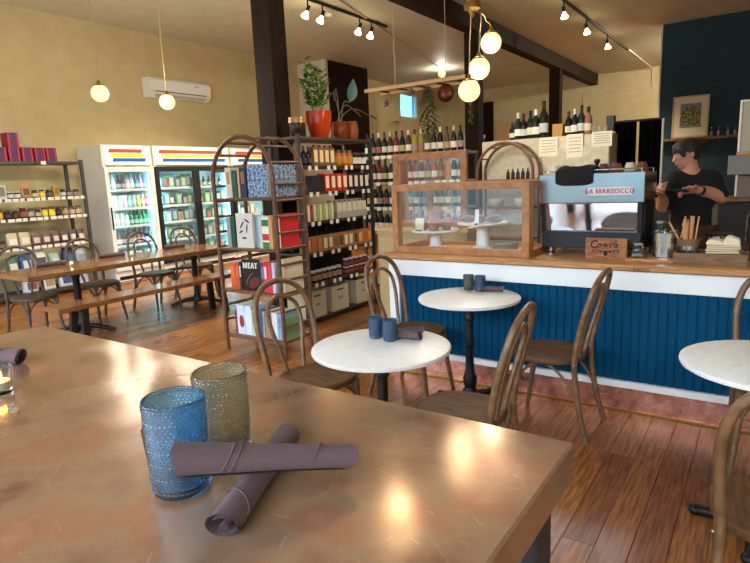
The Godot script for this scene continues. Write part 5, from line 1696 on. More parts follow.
func build_machine() -> void:
	var x0 := -1.283
	var x1 := -0.635
	var w := x1 - x0
	var zf := -3.86
	var t := thing("espresso_machine", "large stainless espresso machine with a mirrored back on the counter", "coffee machine", Vector3((x0 + x1) / 2, COUNTER, zf))
	part("upper_body", mb().box(Vector3(0, 0.445, -0.24), Vector3(w, 0.185, 0.46), 0.006), M.brushed_steel, t)
	part("back_panel", mb().box(Vector3(0, 0.445, 0.0), Vector3(w + 0.01, 0.19, 0.02), 0.004), M.brushed_steel, t)
	var tilt := Transform3D(Basis(Vector3.RIGHT, 0.16), Vector3(0, 0.255, -0.028))
	part("mirror_panel", mb().at(tilt).box(Vector3.ZERO, Vector3(w - 0.07, 0.19, 0.012)), M.mirror_steel, t)
	for s in [-1.0, 1.0]:
		part("side_strut", mb().at(Transform3D(Basis(Vector3.RIGHT, 0.16), Vector3(s * (w / 2 - 0.02), 0.25, -0.03))).box(Vector3.ZERO, Vector3(0.028, 0.2, 0.04)), M.black, t)
		part("side_panel", mb().box(Vector3(s * (w / 2 - 0.012), 0.26, -0.26), Vector3(0.02, 0.2, 0.34)), M.black_metal, t)
	part("lower_body", mb().box(Vector3(0, 0.105, -0.235), Vector3(w - 0.02, 0.11, 0.44), 0.005), M.black, t)
	part("inner_body", mb().box(Vector3(0, 0.26, -0.25), Vector3(w - 0.09, 0.2, 0.3)), M.black_metal, t)
	for sx in [-1, 1]:
		for sz in [-0.06, -0.4]:
			part("foot", mb().move(Vector3(sx * (w / 2 - 0.06), 0, sz)).lathe([Vector2(0, 0), Vector2(0.03, 0), Vector2(0.03, 0.012), Vector2(0.018, 0.02), Vector2(0.018, 0.05), Vector2(0, 0.05)], 14), M.steel, t)
	part("cup_rail", mb().tube([Vector3(-w / 2 + 0.02, 0.56, -0.02), Vector3(w / 2 - 0.02, 0.56, -0.02), Vector3(w / 2 - 0.02, 0.56, -0.44), Vector3(-w / 2 + 0.02, 0.56, -0.44)], 0.005, 6, true), M.steel, t)
	for sx in [-1, 1]:
		for sz in [-0.02, -0.44]:
			part("rail_post", mb().tube([Vector3(sx * (w / 2 - 0.02), 0.535, sz), Vector3(sx * (w / 2 - 0.02), 0.56, sz)], 0.005, 6), M.steel, t)
	var pl := part("name_plate", mb().box(Vector3(0.125, 0.424, 0.0115), Vector3(0.265, 0.05, 0.004), 0.001), tint(rgb(222, 218, 216), 0.3), t)
	var tx := inst("plate_letters", text_mesh("LA MARZOCCO", 0.03, 0.002, false, true), tint(rgb(180, 26, 44), 0.4), pl)
	tx.position = Vector3(0.125, 0.424, 0.0145)
	tx.scale = Vector3(1.03, 0.95, 1)
	# cups and cloth on top
	var y := COUNTER + 0.5385
	var k := 0
	for e in [[-1.21, -3.93, rgb(226, 214, 190)], [-1.215, -4.02, rgb(222, 208, 180)], [-1.13, -4.03, rgb(226, 214, 190)], [-1.21, -4.11, rgb(226, 214, 190)]]:
		cup("cream cup upside down on the machine's left end, %s" % ["nearest the camera", "second of the left column", "beside the cloth", "rearmost"][k], Vector3(e[0], y, e[1]), e[2], 0.038, 0.06, "cups on the espresso machine")
		k += 1
	k = 0
	for e in [[-0.90, rgb(96, 56, 38)], [-0.82, rgb(110, 62, 40)], [-0.74, rgb(206, 190, 166)], [-0.67, rgb(110, 64, 42)]]:
		cup("%s cup upside down on the machine's right end, %s from the cloth" % ["cream" if k == 2 else "brown", ORD[k]], Vector3(e[0], y, -3.97), e[1], 0.038, 0.06, "cups on the espresso machine")
		k += 1
	var bag := mb()
	var g := []
	for i in 12:
		var f := i / 11.0
		var prof := [Vector2(0.018, -0.075), Vector2(0.022, -0.03), Vector2(0.024, 0.0), Vector2(0.02, 0.03 + 0.02 * sin(f * 3.0)), Vector2(-0.03, 0.052 + 0.01 * sin(f * 9.0)), Vector2(-0.12, 0.05 + 0.012 * cos(f * 7.0)), Vector2(-0.15, 0.02), Vector2(-0.15, 0.002), Vector2(-0.02, 0.002), Vector2(0.012, 0.0), Vector2(0.0125, -0.075)]
		var row := []
		var sc := 1.0 - 0.25 * pow(absf(2 * f - 1), 5)
		for p in prof:
			row.append(Vector3((f - 0.5) * 0.24, p.y * sc, p.x))
		g.append(row)
	bag.sheet(g, true)
	solo("folded_cloth", bag.mesh(), tint(rgb(26, 20, 20), 0.95), "folded black cloth draped over the top of the espresso machine", "cloth", Vector3(-1.055, y, zf + 0.0))
	var tp := thing("tamper", "small dark tamper tools standing behind the black cloth", "tool", Vector3(-0.955, y, -4.02))
	part("knob", mb().lathe([Vector2(0, 0), Vector2(0.028, 0), Vector2(0.028, 0.025), Vector2(0.01, 0.03), Vector2(0.012, 0.06), Vector2(0.022, 0.075), Vector2(0.018, 0.09), Vector2(0, 0.094)], 14), tint(rgb(40, 26, 18), 0.4), tp)


# ---------------------------------------------------------------- things on the counter
func stroke(pts: Array, r: float) -> MB:
	return mb().tube(curve(pts, 5), r, 6)


func build_counter_goods() -> void:
	var y := COUNTER
	# wooden sign with script lettering
	var sg := thing("wooden_sign", "wooden block sign with burnt script lettering reading Coava", "sign", Vector3(-0.828, y, -3.76))
	part("block", mb().box(Vector3(0, 0.066, -0.02), Vector3(0.25, 0.132, 0.035), 0.003), mat("sign_wood", rgb(150, 92, 50), 0.6), sg)
	wood("sign_grain", rgb(124, 70, 36), rgb(170, 110, 62), Vector3(2, 12, 12), 0.6, 44)
	(sg.get_child(0) as MeshInstance3D).material_override = M.sign_grain
	var burn := mat("burnt", rgb(36, 20, 12), 0.9)
	var q := func(a: Array) -> Array:
		var out := []
		for p in a:
			out.append(Vector3(p[0], p[1], -0.002))
		return out
	# C o a v a, each letter a brush stroke
	part("letter", stroke(q.call([[-0.048, 0.112], [-0.064, 0.117], [-0.082, 0.106], [-0.088, 0.088], [-0.078, 0.075], [-0.06, 0.075], [-0.044, 0.083]]), 0.0042), burn, sg)
	part("letter", stroke(q.call([[-0.036, 0.096], [-0.045, 0.09], [-0.043, 0.079], [-0.034, 0.077], [-0.027, 0.086], [-0.031, 0.096], [-0.037, 0.096]]), 0.0032), burn, sg)
	for dx in [0.0, 0.062]:
		part("letter", stroke(q.call([[0.006 + dx, 0.096], [-0.004 + dx, 0.099], [-0.012 + dx, 0.09], [-0.008 + dx, 0.08], [0.0 + dx, 0.082], [0.006 + dx, 0.096], [0.005 + dx, 0.083], [0.014 + dx, 0.081]]), 0.0032), burn, sg)
	part("letter", stroke(q.call([[0.02, 0.099], [0.026, 0.082], [0.031, 0.083], [0.04, 0.1], [0.047, 0.101]]), 0.0032), burn, sg)
	part("letter", stroke(q.call([[0.05, 0.113], [0.06, 0.118], [0.064, 0.111]]), 0.0022), burn, sg)
	part("ornament", stroke(q.call([[-0.085, 0.056], [-0.06, 0.062], [-0.03, 0.052], [0.0, 0.052], [0.03, 0.052], [0.06, 0.06], [0.086, 0.05]]), 0.0025), burn, sg)
	part("ornament", mb().at(Transform3D(Basis(), Vector3(0, 0.036, -0.0025))).ball(Vector3.ZERO, Vector3(0.013, 0.016, 0.002), 12), burn, sg)
	for s in [-1.0, 1.0]:
		for k in 3:
			part("ornament", mb().at(Transform3D(Basis(Vector3(0, 0, 1), s * 0.5), Vector3(s * (0.03 + k * 0.022), 0.047, -0.0025))).ball(Vector3.ZERO, Vector3(0.008, 0.004, 0.0015), 8), burn, sg)
	# thin board with jar and steel pot
	solo("serving_board", mb().box(Vector3(0, 0.009, 0), Vector3(0.27, 0.018, 0.24), 0.003).mesh(), M.oak, "thin wooden board under the jar and the steel pot", "board", Vector3(-0.565, y, -3.83))
	var j := thing("glass_jar", "small clear glass jar with a lid on the board", "jar", Vector3(-0.645, y + 0.018, -3.79))
	part("glass", mb().lathe([Vector2(0, 0), Vector2(0.036, 0), Vector2(0.04, 0.006), Vector2(0.04, 0.06), Vector2(0.03, 0.072), Vector2(0.03, 0.08), Vector2(0.027, 0.08), Vector2(0.027, 0.07), Vector2(0.037, 0.058), Vector2(0.036, 0.008), Vector2(0, 0.006)], 22), M.clear_glass, j)
	part("sugar", mb().lathe([Vector2(0, 0.0065), Vector2(0.034, 0.0085), Vector2(0.034, 0.02), Vector2(0, 0.025)], 16), tint(rgb(206, 196, 170), 0.9), j)
	part("lid", mb().lathe([Vector2(0, 0.08), Vector2(0.032, 0.08), Vector2(0.032, 0.09), Vector2(0, 0.092)], 18), M.steel, j)
	var pot := thing("steel_pot", "shiny steel canister filled with teaspoons", "canister", Vector3(-0.503, y + 0.018, -3.86))
	part("canister", mb().lathe([Vector2(0, 0), Vector2(0.07, 0), Vector2(0.074, 0.004), Vector2(0.074, 0.145), Vector2(0.078, 0.148), Vector2(0.078, 0.152), Vector2(0.071, 0.152), Vector2(0.071, 0.006), Vector2(0, 0.005)], 36), M.steel, pot)
	for i in 7:
		var a := i * 0.9
		part("spoon", mb().tube([Vector3(cos(a) * 0.03, 0.02, sin(a) * 0.03), Vector3(cos(a) * 0.055, 0.156, sin(a) * 0.055)], 0.004, 5).ball(Vector3(cos(a) * 0.055, 0.157, sin(a) * 0.055), Vector3(0.012, 0.009, 0.008), 8), M.steel, pot)
	# crate
	var cr := thing("caddy_crate", "low weathered wooden caddy holding napkins and stirrers", "crate", Vector3(-0.255, y, -3.80))
	for s in [-1.0, 1.0]:
		part("long_board", mb().box(Vector3(0, 0.032, s * 0.088), Vector3(0.37, 0.064, 0.014), 0.002), M.crate_wood, cr)
		part("end_board", mb().box(Vector3(s * 0.178, 0.032, 0), Vector3(0.014, 0.064, 0.162), 0.002), M.crate_wood, cr)
	part("bottom_board", mb().box(Vector3(0, 0.005, 0), Vector3(0.342, 0.01, 0.162)), M.crate_wood, cr)
	var tin := thing("stirrer_tin", "ribbed tin with a wooden collar full of wooden stirrers", "tin", Vector3(-0.37, y + 0.01, -3.80))
	part("tin_body", mb().lathe([Vector2(0, 0), Vector2(0.045, 0), Vector2(0.05, 0.09), Vector2(0.046, 0.09), Vector2(0.042, 0.005), Vector2(0, 0.005)], 24, 0.02, 12), M.brushed_steel, tin)
	part("collar", mb().lathe([Vector2(0.046, 0.09), Vector2(0.058, 0.09), Vector2(0.062, 0.128), Vector2(0.05, 0.128), Vector2(0.046, 0.09)], 24), M.crate_wood, tin)
	for i in 16:
		var a := i * 2.4
		var rr := 0.012 + 0.022 * fmod(i * 0.618, 1.0)
		var top := Vector3(cos(a) * rr * 1.5, 0.22 + 0.02 * (i % 3), sin(a) * rr * 1.3)
		if i == 3:
			top = Vector3(-0.11, 0.225, 0.0)
		part("stirrer", mb().tube([Vector3(cos(a) * rr * 0.7, 0.01, sin(a) * rr * 0.7), top], 0.0052, 6), tint(rgb(206, 146, 94), 0.7), tin)
	for i in 8:
		var nb := mb()
		nb.at(Transform3D(Basis(Vector3.UP, 0.08 * sin(i * 2.1)) * Basis(Vector3(0, 0, 1), 0.03 * sin(i * 3.7)), Vector3(0.003 * sin(i * 1.3), 0, 0.0))).box(Vector3(0, 0.0065, 0), Vector3(0.165, 0.011, 0.125), 0.004)
		solo("paper_napkin", nb.mesh(), tint(rgb(216, 196, 158), 0.95), "folded cream napkin in the caddy stack, %s from the bottom" % ORD[i], "napkin", Vector3(-0.195, y + 0.0115 + i * 0.0125, -3.80), 0, "folded napkins in the caddy")
	for e in [[-0.238, 0.09, 0.03, "left"], [-0.155, 0.095, 0.05, "right"]]:
		var fold := mb()
		var half := []
		for kk in 17:
			var a := PI * kk / 16.0
			half.append(Vector2(cos(a) * 0.041, pow(sin(a), 0.6) * e[2] * (0.9 + 0.1 * cos(a * 3.0))))
		fold.prism(half, -0.05, 0.05, true)
		solo("cloth_fold", fold.mesh(), tint(rgb(224, 206, 172), 0.95), "puffed cream napkin fold on top of the stack, %s of two" % e[3], "napkin", Vector3(e[0], y + 0.1125, -3.80), 0, "puffed folds in the caddy")
	var blk := thing("milk_pitcher", "small steel pitcher with a black rim behind the caddy", "pitcher", Vector3(-0.25, y, -4.12))
	part("body", mb().lathe([Vector2(0, 0), Vector2(0.045, 0), Vector2(0.05, 0.02), Vector2(0.042, 0.13), Vector2(0.038, 0.13), Vector2(0.04, 0.01), Vector2(0, 0.01)], 22), M.steel, blk)
	part("tray", mb().lathe([Vector2(0, 0.131), Vector2(0.085, 0.131), Vector2(0.088, 0.142), Vector2(0, 0.14)], 22), M.black, blk)
	part("handle", mb().tube(arc(Vector3(0.045, 0.07, 0), 0.035, -PI / 2, PI / 2, 8, Vector3.RIGHT, Vector3.UP), 0.005, 6), M.steel, blk)
	var urn := thing("airpot", "tall brushed steel airpot at the right picture edge", "flask", Vector3(-0.02, y, -3.98))
	part("body", mb().lathe([Vector2(0, 0), Vector2(0.075, 0), Vector2(0.08, 0.01), Vector2(0.08, 0.25), Vector2(0.06, 0.3), Vector2(0, 0.3)], 32), M.brushed_steel, urn)
	part("lid", mb().lathe([Vector2(0, 0.3), Vector2(0.062, 0.3), Vector2(0.06, 0.34), Vector2(0.03, 0.36), Vector2(0, 0.36)], 24), M.black, urn)
	part("spout", mb().tube([Vector3(0, 0.33, 0.05), Vector3(0, 0.325, 0.1), Vector3(0, 0.3, 0.11)], 0.012, 8), M.black, urn)
	# steam wand pitcher right of the machine
	var gr := thing("glass_carafe", "dark glass carafe between the machine and the steel canister", "carafe", Vector3(-0.585, y, -4.15))
	part("body", mb().lathe([Vector2(0, 0), Vector2(0.05, 0), Vector2(0.055, 0.02), Vector2(0.055, 0.16), Vector2(0.05, 0.2), Vector2(0.046, 0.2), Vector2(0.05, 0.02), Vector2(0, 0.012)], 22), glass("smoke_glass", rgb(60, 70, 66), 0.5), gr)
	part("lid", mb().lathe([Vector2(0, 0.2), Vector2(0.056, 0.2), Vector2(0.056, 0.215), Vector2(0, 0.22)], 22), M.brushed_steel, gr)


# ---------------------------------------------------------------- behind the bar
func build_back_bar() -> void:
	# cream upright cooler with notices, bottles along its top
	var x0 := -2.78
	var x1 := -1.37
	var fr := thing("upright_cooler", "cream upright cooler behind the bar with taped notices", "refrigerator", Vector3((x0 + x1) / 2, 0, -6.62))
	var skin := speckle("cooler_skin", rgb(184, 170, 144), rgb(198, 186, 160), 3.0, 0.4, 0.1, 45)
	part("body", mb().box(Vector3(0, 0.935, 0), Vector3(x1 - x0, 1.87, 0.66), 0.008), skin, fr)
	for i in 2:
		part("door", mb().box(Vector3(-0.352 + i * 0.704, 0.9, 0.336), Vector3(0.69, 1.7, 0.02), 0.004), skin, fr)
	for e in [[-2.0, 1.765, 0.2, 0.2], [-1.72, 1.76, 0.17, 0.24], [-1.45, 1.81, 0.2, 0.15]]:
		var p := part("notice", mb().box(Vector3(e[0] - (x0 + x1) / 2, e[1], 0.348), Vector3(e[2], e[3], 0.002)), M.paper, fr)
		for k in 5:
			part("printed_line", mb().box(Vector3(e[0] - (x0 + x1) / 2, e[1] + e[3] * (0.34 - 0.15 * k), 0.3494), Vector3(e[2] * (0.8 - 0.12 * (k % 2)), 0.007, 0.001)), tint(rgb(150, 140, 126), 0.9), p)
	var bt := [[-2.46, 0.2, rgb(20, 30, 18), 0.036], [-2.395, 0.30, rgb(22, 34, 20), 0.04], [-2.33, 0.285, rgb(14, 16, 14), 0.04], [-2.25, 0.31, rgb(16, 30, 20), 0.042], [-2.19, 0.315, rgb(18, 34, 20), 0.046], [-2.10, 0.40, rgb(24, 16, 12), 0.05], [-1.83, 0.26, rgb(14, 14, 14), 0.038], [-1.765, 0.28, rgb(14, 14, 14), 0.038], [-1.695, 0.31, rgb(30, 40, 24), 0.04], [-1.625, 0.29, rgb(150, 100, 78), 0.04]]
	for i in bt.size():
		var e: Array = bt[i]
		bottle("wine bottle standing on top of the cream cooler, %s from the left" % ORD[i], Vector3(e[0], 1.87, -6.42), e[2], [rgb(206, 196, 170), rgb(226, 222, 212), rgb(190, 190, 190)][i % 3], [rgb(20, 20, 20), rgb(216, 210, 196), rgb(30, 26, 24)][i % 3], e[3], e[1], "bottles on the cream cooler")
	for i in 3:
		solo("small_glass", mb().lathe([Vector2(0, 0), Vector2(0.02, 0), Vector2(0.026, 0.08), Vector2(0.024, 0.08), Vector2(0.018, 0.005), Vector2(0, 0.005)], 14).mesh(), M.pane, "small empty glass on the cream cooler, %s after the bottles" % ORD[i], "glass", Vector3(-1.57 + i * 0.06, 1.87, -6.42), 0, "glasses on the cream cooler")
	solo("kraft_box", mb().box(Vector3(0, 0.07, 0), Vector3(0.11, 0.14, 0.1), 0.003).mesh(), tint(rgb(176, 130, 70), 0.8), "small kraft box between the bottles on the cooler", "box", Vector3(-1.945, 1.87, -6.45))
	# black curtains
	var rod := thing("curtain_rod", "thick black curtain header beside the cream cooler", "rod", Vector3(-1.2, 1.9, -6.62))
	part("header", mb().box(Vector3(-0.24, 0.08, 0), Vector3(0.08, 0.16, 0.08), 0.004), M.black, rod)
	part("pole", mb().tube([Vector3(-0.24, 0.09, 0), Vector3(0.26, 0.09, 0)], 0.012, 8), M.black, rod)
	part("stand", mb().tube([Vector3(0.265, 0.09, 0), Vector3(0.265, -1.9, 0)], 0.012, 8), tint(rgb(190, 186, 176), 0.5), rod)
	for i in 2:
		var g := []
		for r in 8:
			var row := []
			for k in 29:
				var f := k / 28.0
				row.append(Vector3((f - 0.5) * 0.21, 1.88 - r * 0.267, 0.01 * sin(f * 22.0) * (0.6 + 0.05 * r)))
			g.append(row)
		var c := thing("curtain", "black fabric curtain panel beside the cream cooler, %s of two" % ["left", "right"][i], "curtain", Vector3(-1.29 + i * 0.235, 0.1, -6.62), 0, "black curtains")
		var g2 := []
		for r in g:
			var row := []
			for p in r:
				row.append(p - Vector3(0, 0, 0.004))
			g2.append(row)
		part("cloth", mb().sheet(g).sheet(g2), mat("curtain_black", rgb(8, 8, 9), 1.0), c)
	M.curtain_black.metallic_specular = 0.0
	# second rattan arch with small things
	var ar := thing("arched_shelf", "small arched rattan shelf in front of the cream cooler", "shelf", Vector3(-2.37, 0, -6.05))
	for s in [1.0, -1.0]:
		var pts := [Vector3(-0.315, 0, s * 0.11), Vector3(-0.315, 0.8, s * 0.11)]
		pts.append_array(arc(Vector3(0, 1.51, s * 0.11), 0.315, PI, 0.0, 20, Vector3.RIGHT, Vector3.UP))
		pts.append_array([Vector3(0.315, 0.8, s * 0.11), Vector3(0.315, 0, s * 0.11)])
		part("hoop_frame", mb().tube(pts, 0.017, 8), M.rattan, ar)
	for h in [1.44, 1.14, 0.8, 0.4]:
		part("shelf_board", mb().box(Vector3(0, h - 0.01, 0), Vector3(0.6, 0.02, 0.22), 0.003), M.rattan, ar)
	for a in [30.0, 60.0, 90.0, 120.0, 150.0]:
		var p := Vector3(cos(deg_to_rad(a)) * 0.315, 1.51 + sin(deg_to_rad(a)) * 0.315, 0)
		part("rung", mb().tube([p - Vector3(0, 0, 0.1), p + Vector3(0, 0, 0.1)], 0.01, 6), M.rattan, ar)
	for i in 5:
		bottle("small dark dropper bottle on the small arched shelf, %s from the left" % ORD[i], Vector3(-2.36 + i * 0.055, 1.44, -6.03), rgb(20, 16, 14), rgb(40, 36, 34), rgb(16, 14, 14), 0.02, 0.11, "dropper bottles on the small arch", "bottle", "dropper_bottle")
	for i in 2:
		solo("bowl", mb().lathe([Vector2(0, 0), Vector2(0.05, 0), Vector2(0.085, 0.04), Vector2(0.09, 0.09), Vector2(0.082, 0.09), Vector2(0.076, 0.045), Vector2(0, 0.02)], 24).mesh(), tint([rgb(176, 160, 130), rgb(206, 196, 176)][i], 0.5), ["beige ceramic bowl on the small arched shelf", "pale small bowl at the right of the arched shelf"][i], "bowl", Vector3(-2.50 + i * 0.3, 1.14, -6.03))
	# back bar
	var bb := thing("back_bar", "dark back bar ledge behind the barista", "counter", Vector3(0.35, 0, -6.3))
	part("body", mb().box(Vector3(0, 0.585, -0.02), Vector3(2.5, 1.17, 0.5)), mat("dark_cabinet", rgb(24, 22, 22), 0.6), bb)
	part("ledge", mb().box(Vector3(0, 1.185, 0), Vector3(2.56, 0.03, 0.58), 0.004), M.crate_wood, bb)
	for e in [[-0.95, 1.03, 0.26, 0.26], [-1.15, 0.95, 0.14, 0.2]]:
		part("notice", mb().box(Vector3(e[0] + 0.1, e[1], 0.234), Vector3(e[2], e[3], 0.004)), tint(rgb(84, 84, 74), 0.8), bb)
	part("shelf_gap", mb().box(Vector3(-0.4, 0.75, 0.235), Vector3(1.6, 0.012, 0.006)), M.black_metal, bb)
	var gd := thing("coffee_grinder", "grey boxy grinder on the back bar at the right edge", "grinder", Vector3(-0.18, 1.2, -6.2))
	part("stand", mb().box(Vector3(0.02, 0.1, 0), Vector3(0.16, 0.2, 0.16), 0.006), tint(rgb(110, 96, 80), 0.5), gd)
	part("box", mb().box(Vector3(0, 0.29, 0), Vector3(0.28, 0.17, 0.24), 0.006), tint(rgb(120, 116, 108), 0.35), gd)
	part("tray", mb().box(Vector3(0.03, 0.39, 0), Vector3(0.22, 0.03, 0.2), 0.003), M.oak, gd)
	var sp := thing("potted_plant", "tiny spiky green plant on the back bar", "plant", Vector3(-0.42, 1.2, -6.12))
	part("pot", mb().lathe([Vector2(0, 0), Vector2(0.025, 0), Vector2(0.032, 0.04), Vector2(0, 0.038)], 12), tint(rgb(60, 56, 50)), sp)
	for i in 6:
		var a := i * 1.05
		part("leaf", mb().tube([Vector3(cos(a) * 0.008, 0.035, sin(a) * 0.008), Vector3(cos(a) * 0.03, 0.12, sin(a) * 0.03)], [0.006, 0.001], 5), tint(rgb(84, 110, 50)), sp)
	var wb := thing("menu_board", "white menu board standing on the back bar, cut by the right edge", "board", Vector3(0.02, 1.2, -6.46))
	part("panel", mb().box(Vector3(0, 0.435, 0), Vector3(0.56, 0.87, 0.02), 0.002), tint(rgb(176, 172, 160), 0.8), wb)
	part("frame", frame_rect(mb(), Vector3(0, 0.435, 0.012), 0.58, 0.89, 0.02, 0.01), M.white_paint, wb)
	# shelf and picture on the blue wall
	var sh := thing("wall_shelf", "long wooden shelf on the dark blue wall", "shelf", Vector3(-1.1, 2.02, -12.98))
	part("board", mb().box(Vector3(0, 0, 0), Vector3(1.66, 0.05, 0.22), 0.004), M.crate_wood, sh)
	for x in [-0.6, 0.6]:
		part("bracket", mb().box(Vector3(x, -0.06, -0.08), Vector3(0.03, 0.08, 0.04)), M.black_metal, sh)
	var pc := thing("picture", "framed print of a green hill leaning on the blue wall's shelf", "picture", Vector3(-1.365, 2.045, -12.985))
	var lean := Transform3D(Basis(Vector3.RIGHT, -0.09), Vector3(0, 0.0, 0))
	part("frame", frame_rect(mb().at(lean), Vector3(0, 0.405, 0), 0.63, 0.80, 0.03, 0.03), tint(rgb(190, 160, 112), 0.4), pc)
	part("mount", mb().at(lean).box(Vector3(0, 0.405, -0.004), Vector3(0.57, 0.74, 0.012)), tint(rgb(216, 204, 180), 0.8), pc)
	part("print_sky", mb().at(lean).box(Vector3(0, 0.43, 0.003), Vector3(0.36, 0.46, 0.003)), tint(rgb(130, 126, 138), 0.8), pc)
	var hill := [Vector2(-0.18, 0.24), Vector2(0.18, 0.24), Vector2(0.18, 0.49), Vector2(0.12, 0.55), Vector2(0.06, 0.60), Vector2(0.0, 0.625), Vector2(-0.05, 0.61), Vector2(-0.1, 0.55), Vector2(-0.18, 0.48)]
	var hm := mat("hill_print", Color.WHITE, 0.8)
	hm.albedo_texture = noise_tex(72, 0.04, [[0.25, rgb(50, 60, 34)], [0.5, rgb(96, 110, 60)], [0.75, rgb(160, 166, 120)]], 4, 256)
	hm.uv1_triplanar = true
	hm.uv1_scale = Vector3.ONE * 2.0
	part("print_hill", mb().at(lean).prism(hill, 0.003, 0.006), hm, pc)
	part("print_caption", mb().at(lean).box(Vector3(-0.03, 0.215, 0.003), Vector3(0.3, 0.04, 0.003)), tint(rgb(176, 150, 96), 0.8), pc)
	part("print_stamp", mb().at(lean).box(Vector3(0.17, 0.215, 0.003), Vector3(0.06, 0.03, 0.003)), tint(rgb(96, 96, 84), 0.8), pc)
	for i in 4:
		var t := thing("stem_glass", "slender upturned glass on the blue wall's shelf, %s from the picture" % ORD[i], "glass", Vector3([-0.99, -0.87, -0.72, -0.6][i], 2.045, -12.95), 0, "glasses on the blue wall's shelf")
		part("stem", mb().lathe([Vector2(0, 0), Vector2(0.03, 0), Vector2(0.026, 0.09), Vector2(0.006, 0.1), Vector2(0.006, 0.16), Vector2(0.03, 0.165), Vector2(0.03, 0.17), Vector2(0, 0.17)], 14), glass("grey_pane", rgb(190, 200, 200), 0.3), t)
	# pale storage block seen past the wine
	var fz := thing("white_freezer", "white upright freezer seen beyond the wine rack", "freezer", Vector3(-5.05, 0, -10.4))
	part("body", mb().box(Vector3(0, 1.1, 0), Vector3(0.7, 2.2, 0.7), 0.01), tint(rgb(176, 180, 180), 0.4), fz)
	part("lid", mb().box(Vector3(0, 2.235, 0), Vector3(0.74, 0.07, 0.74), 0.01), tint(rgb(190, 194, 194), 0.4), fz)


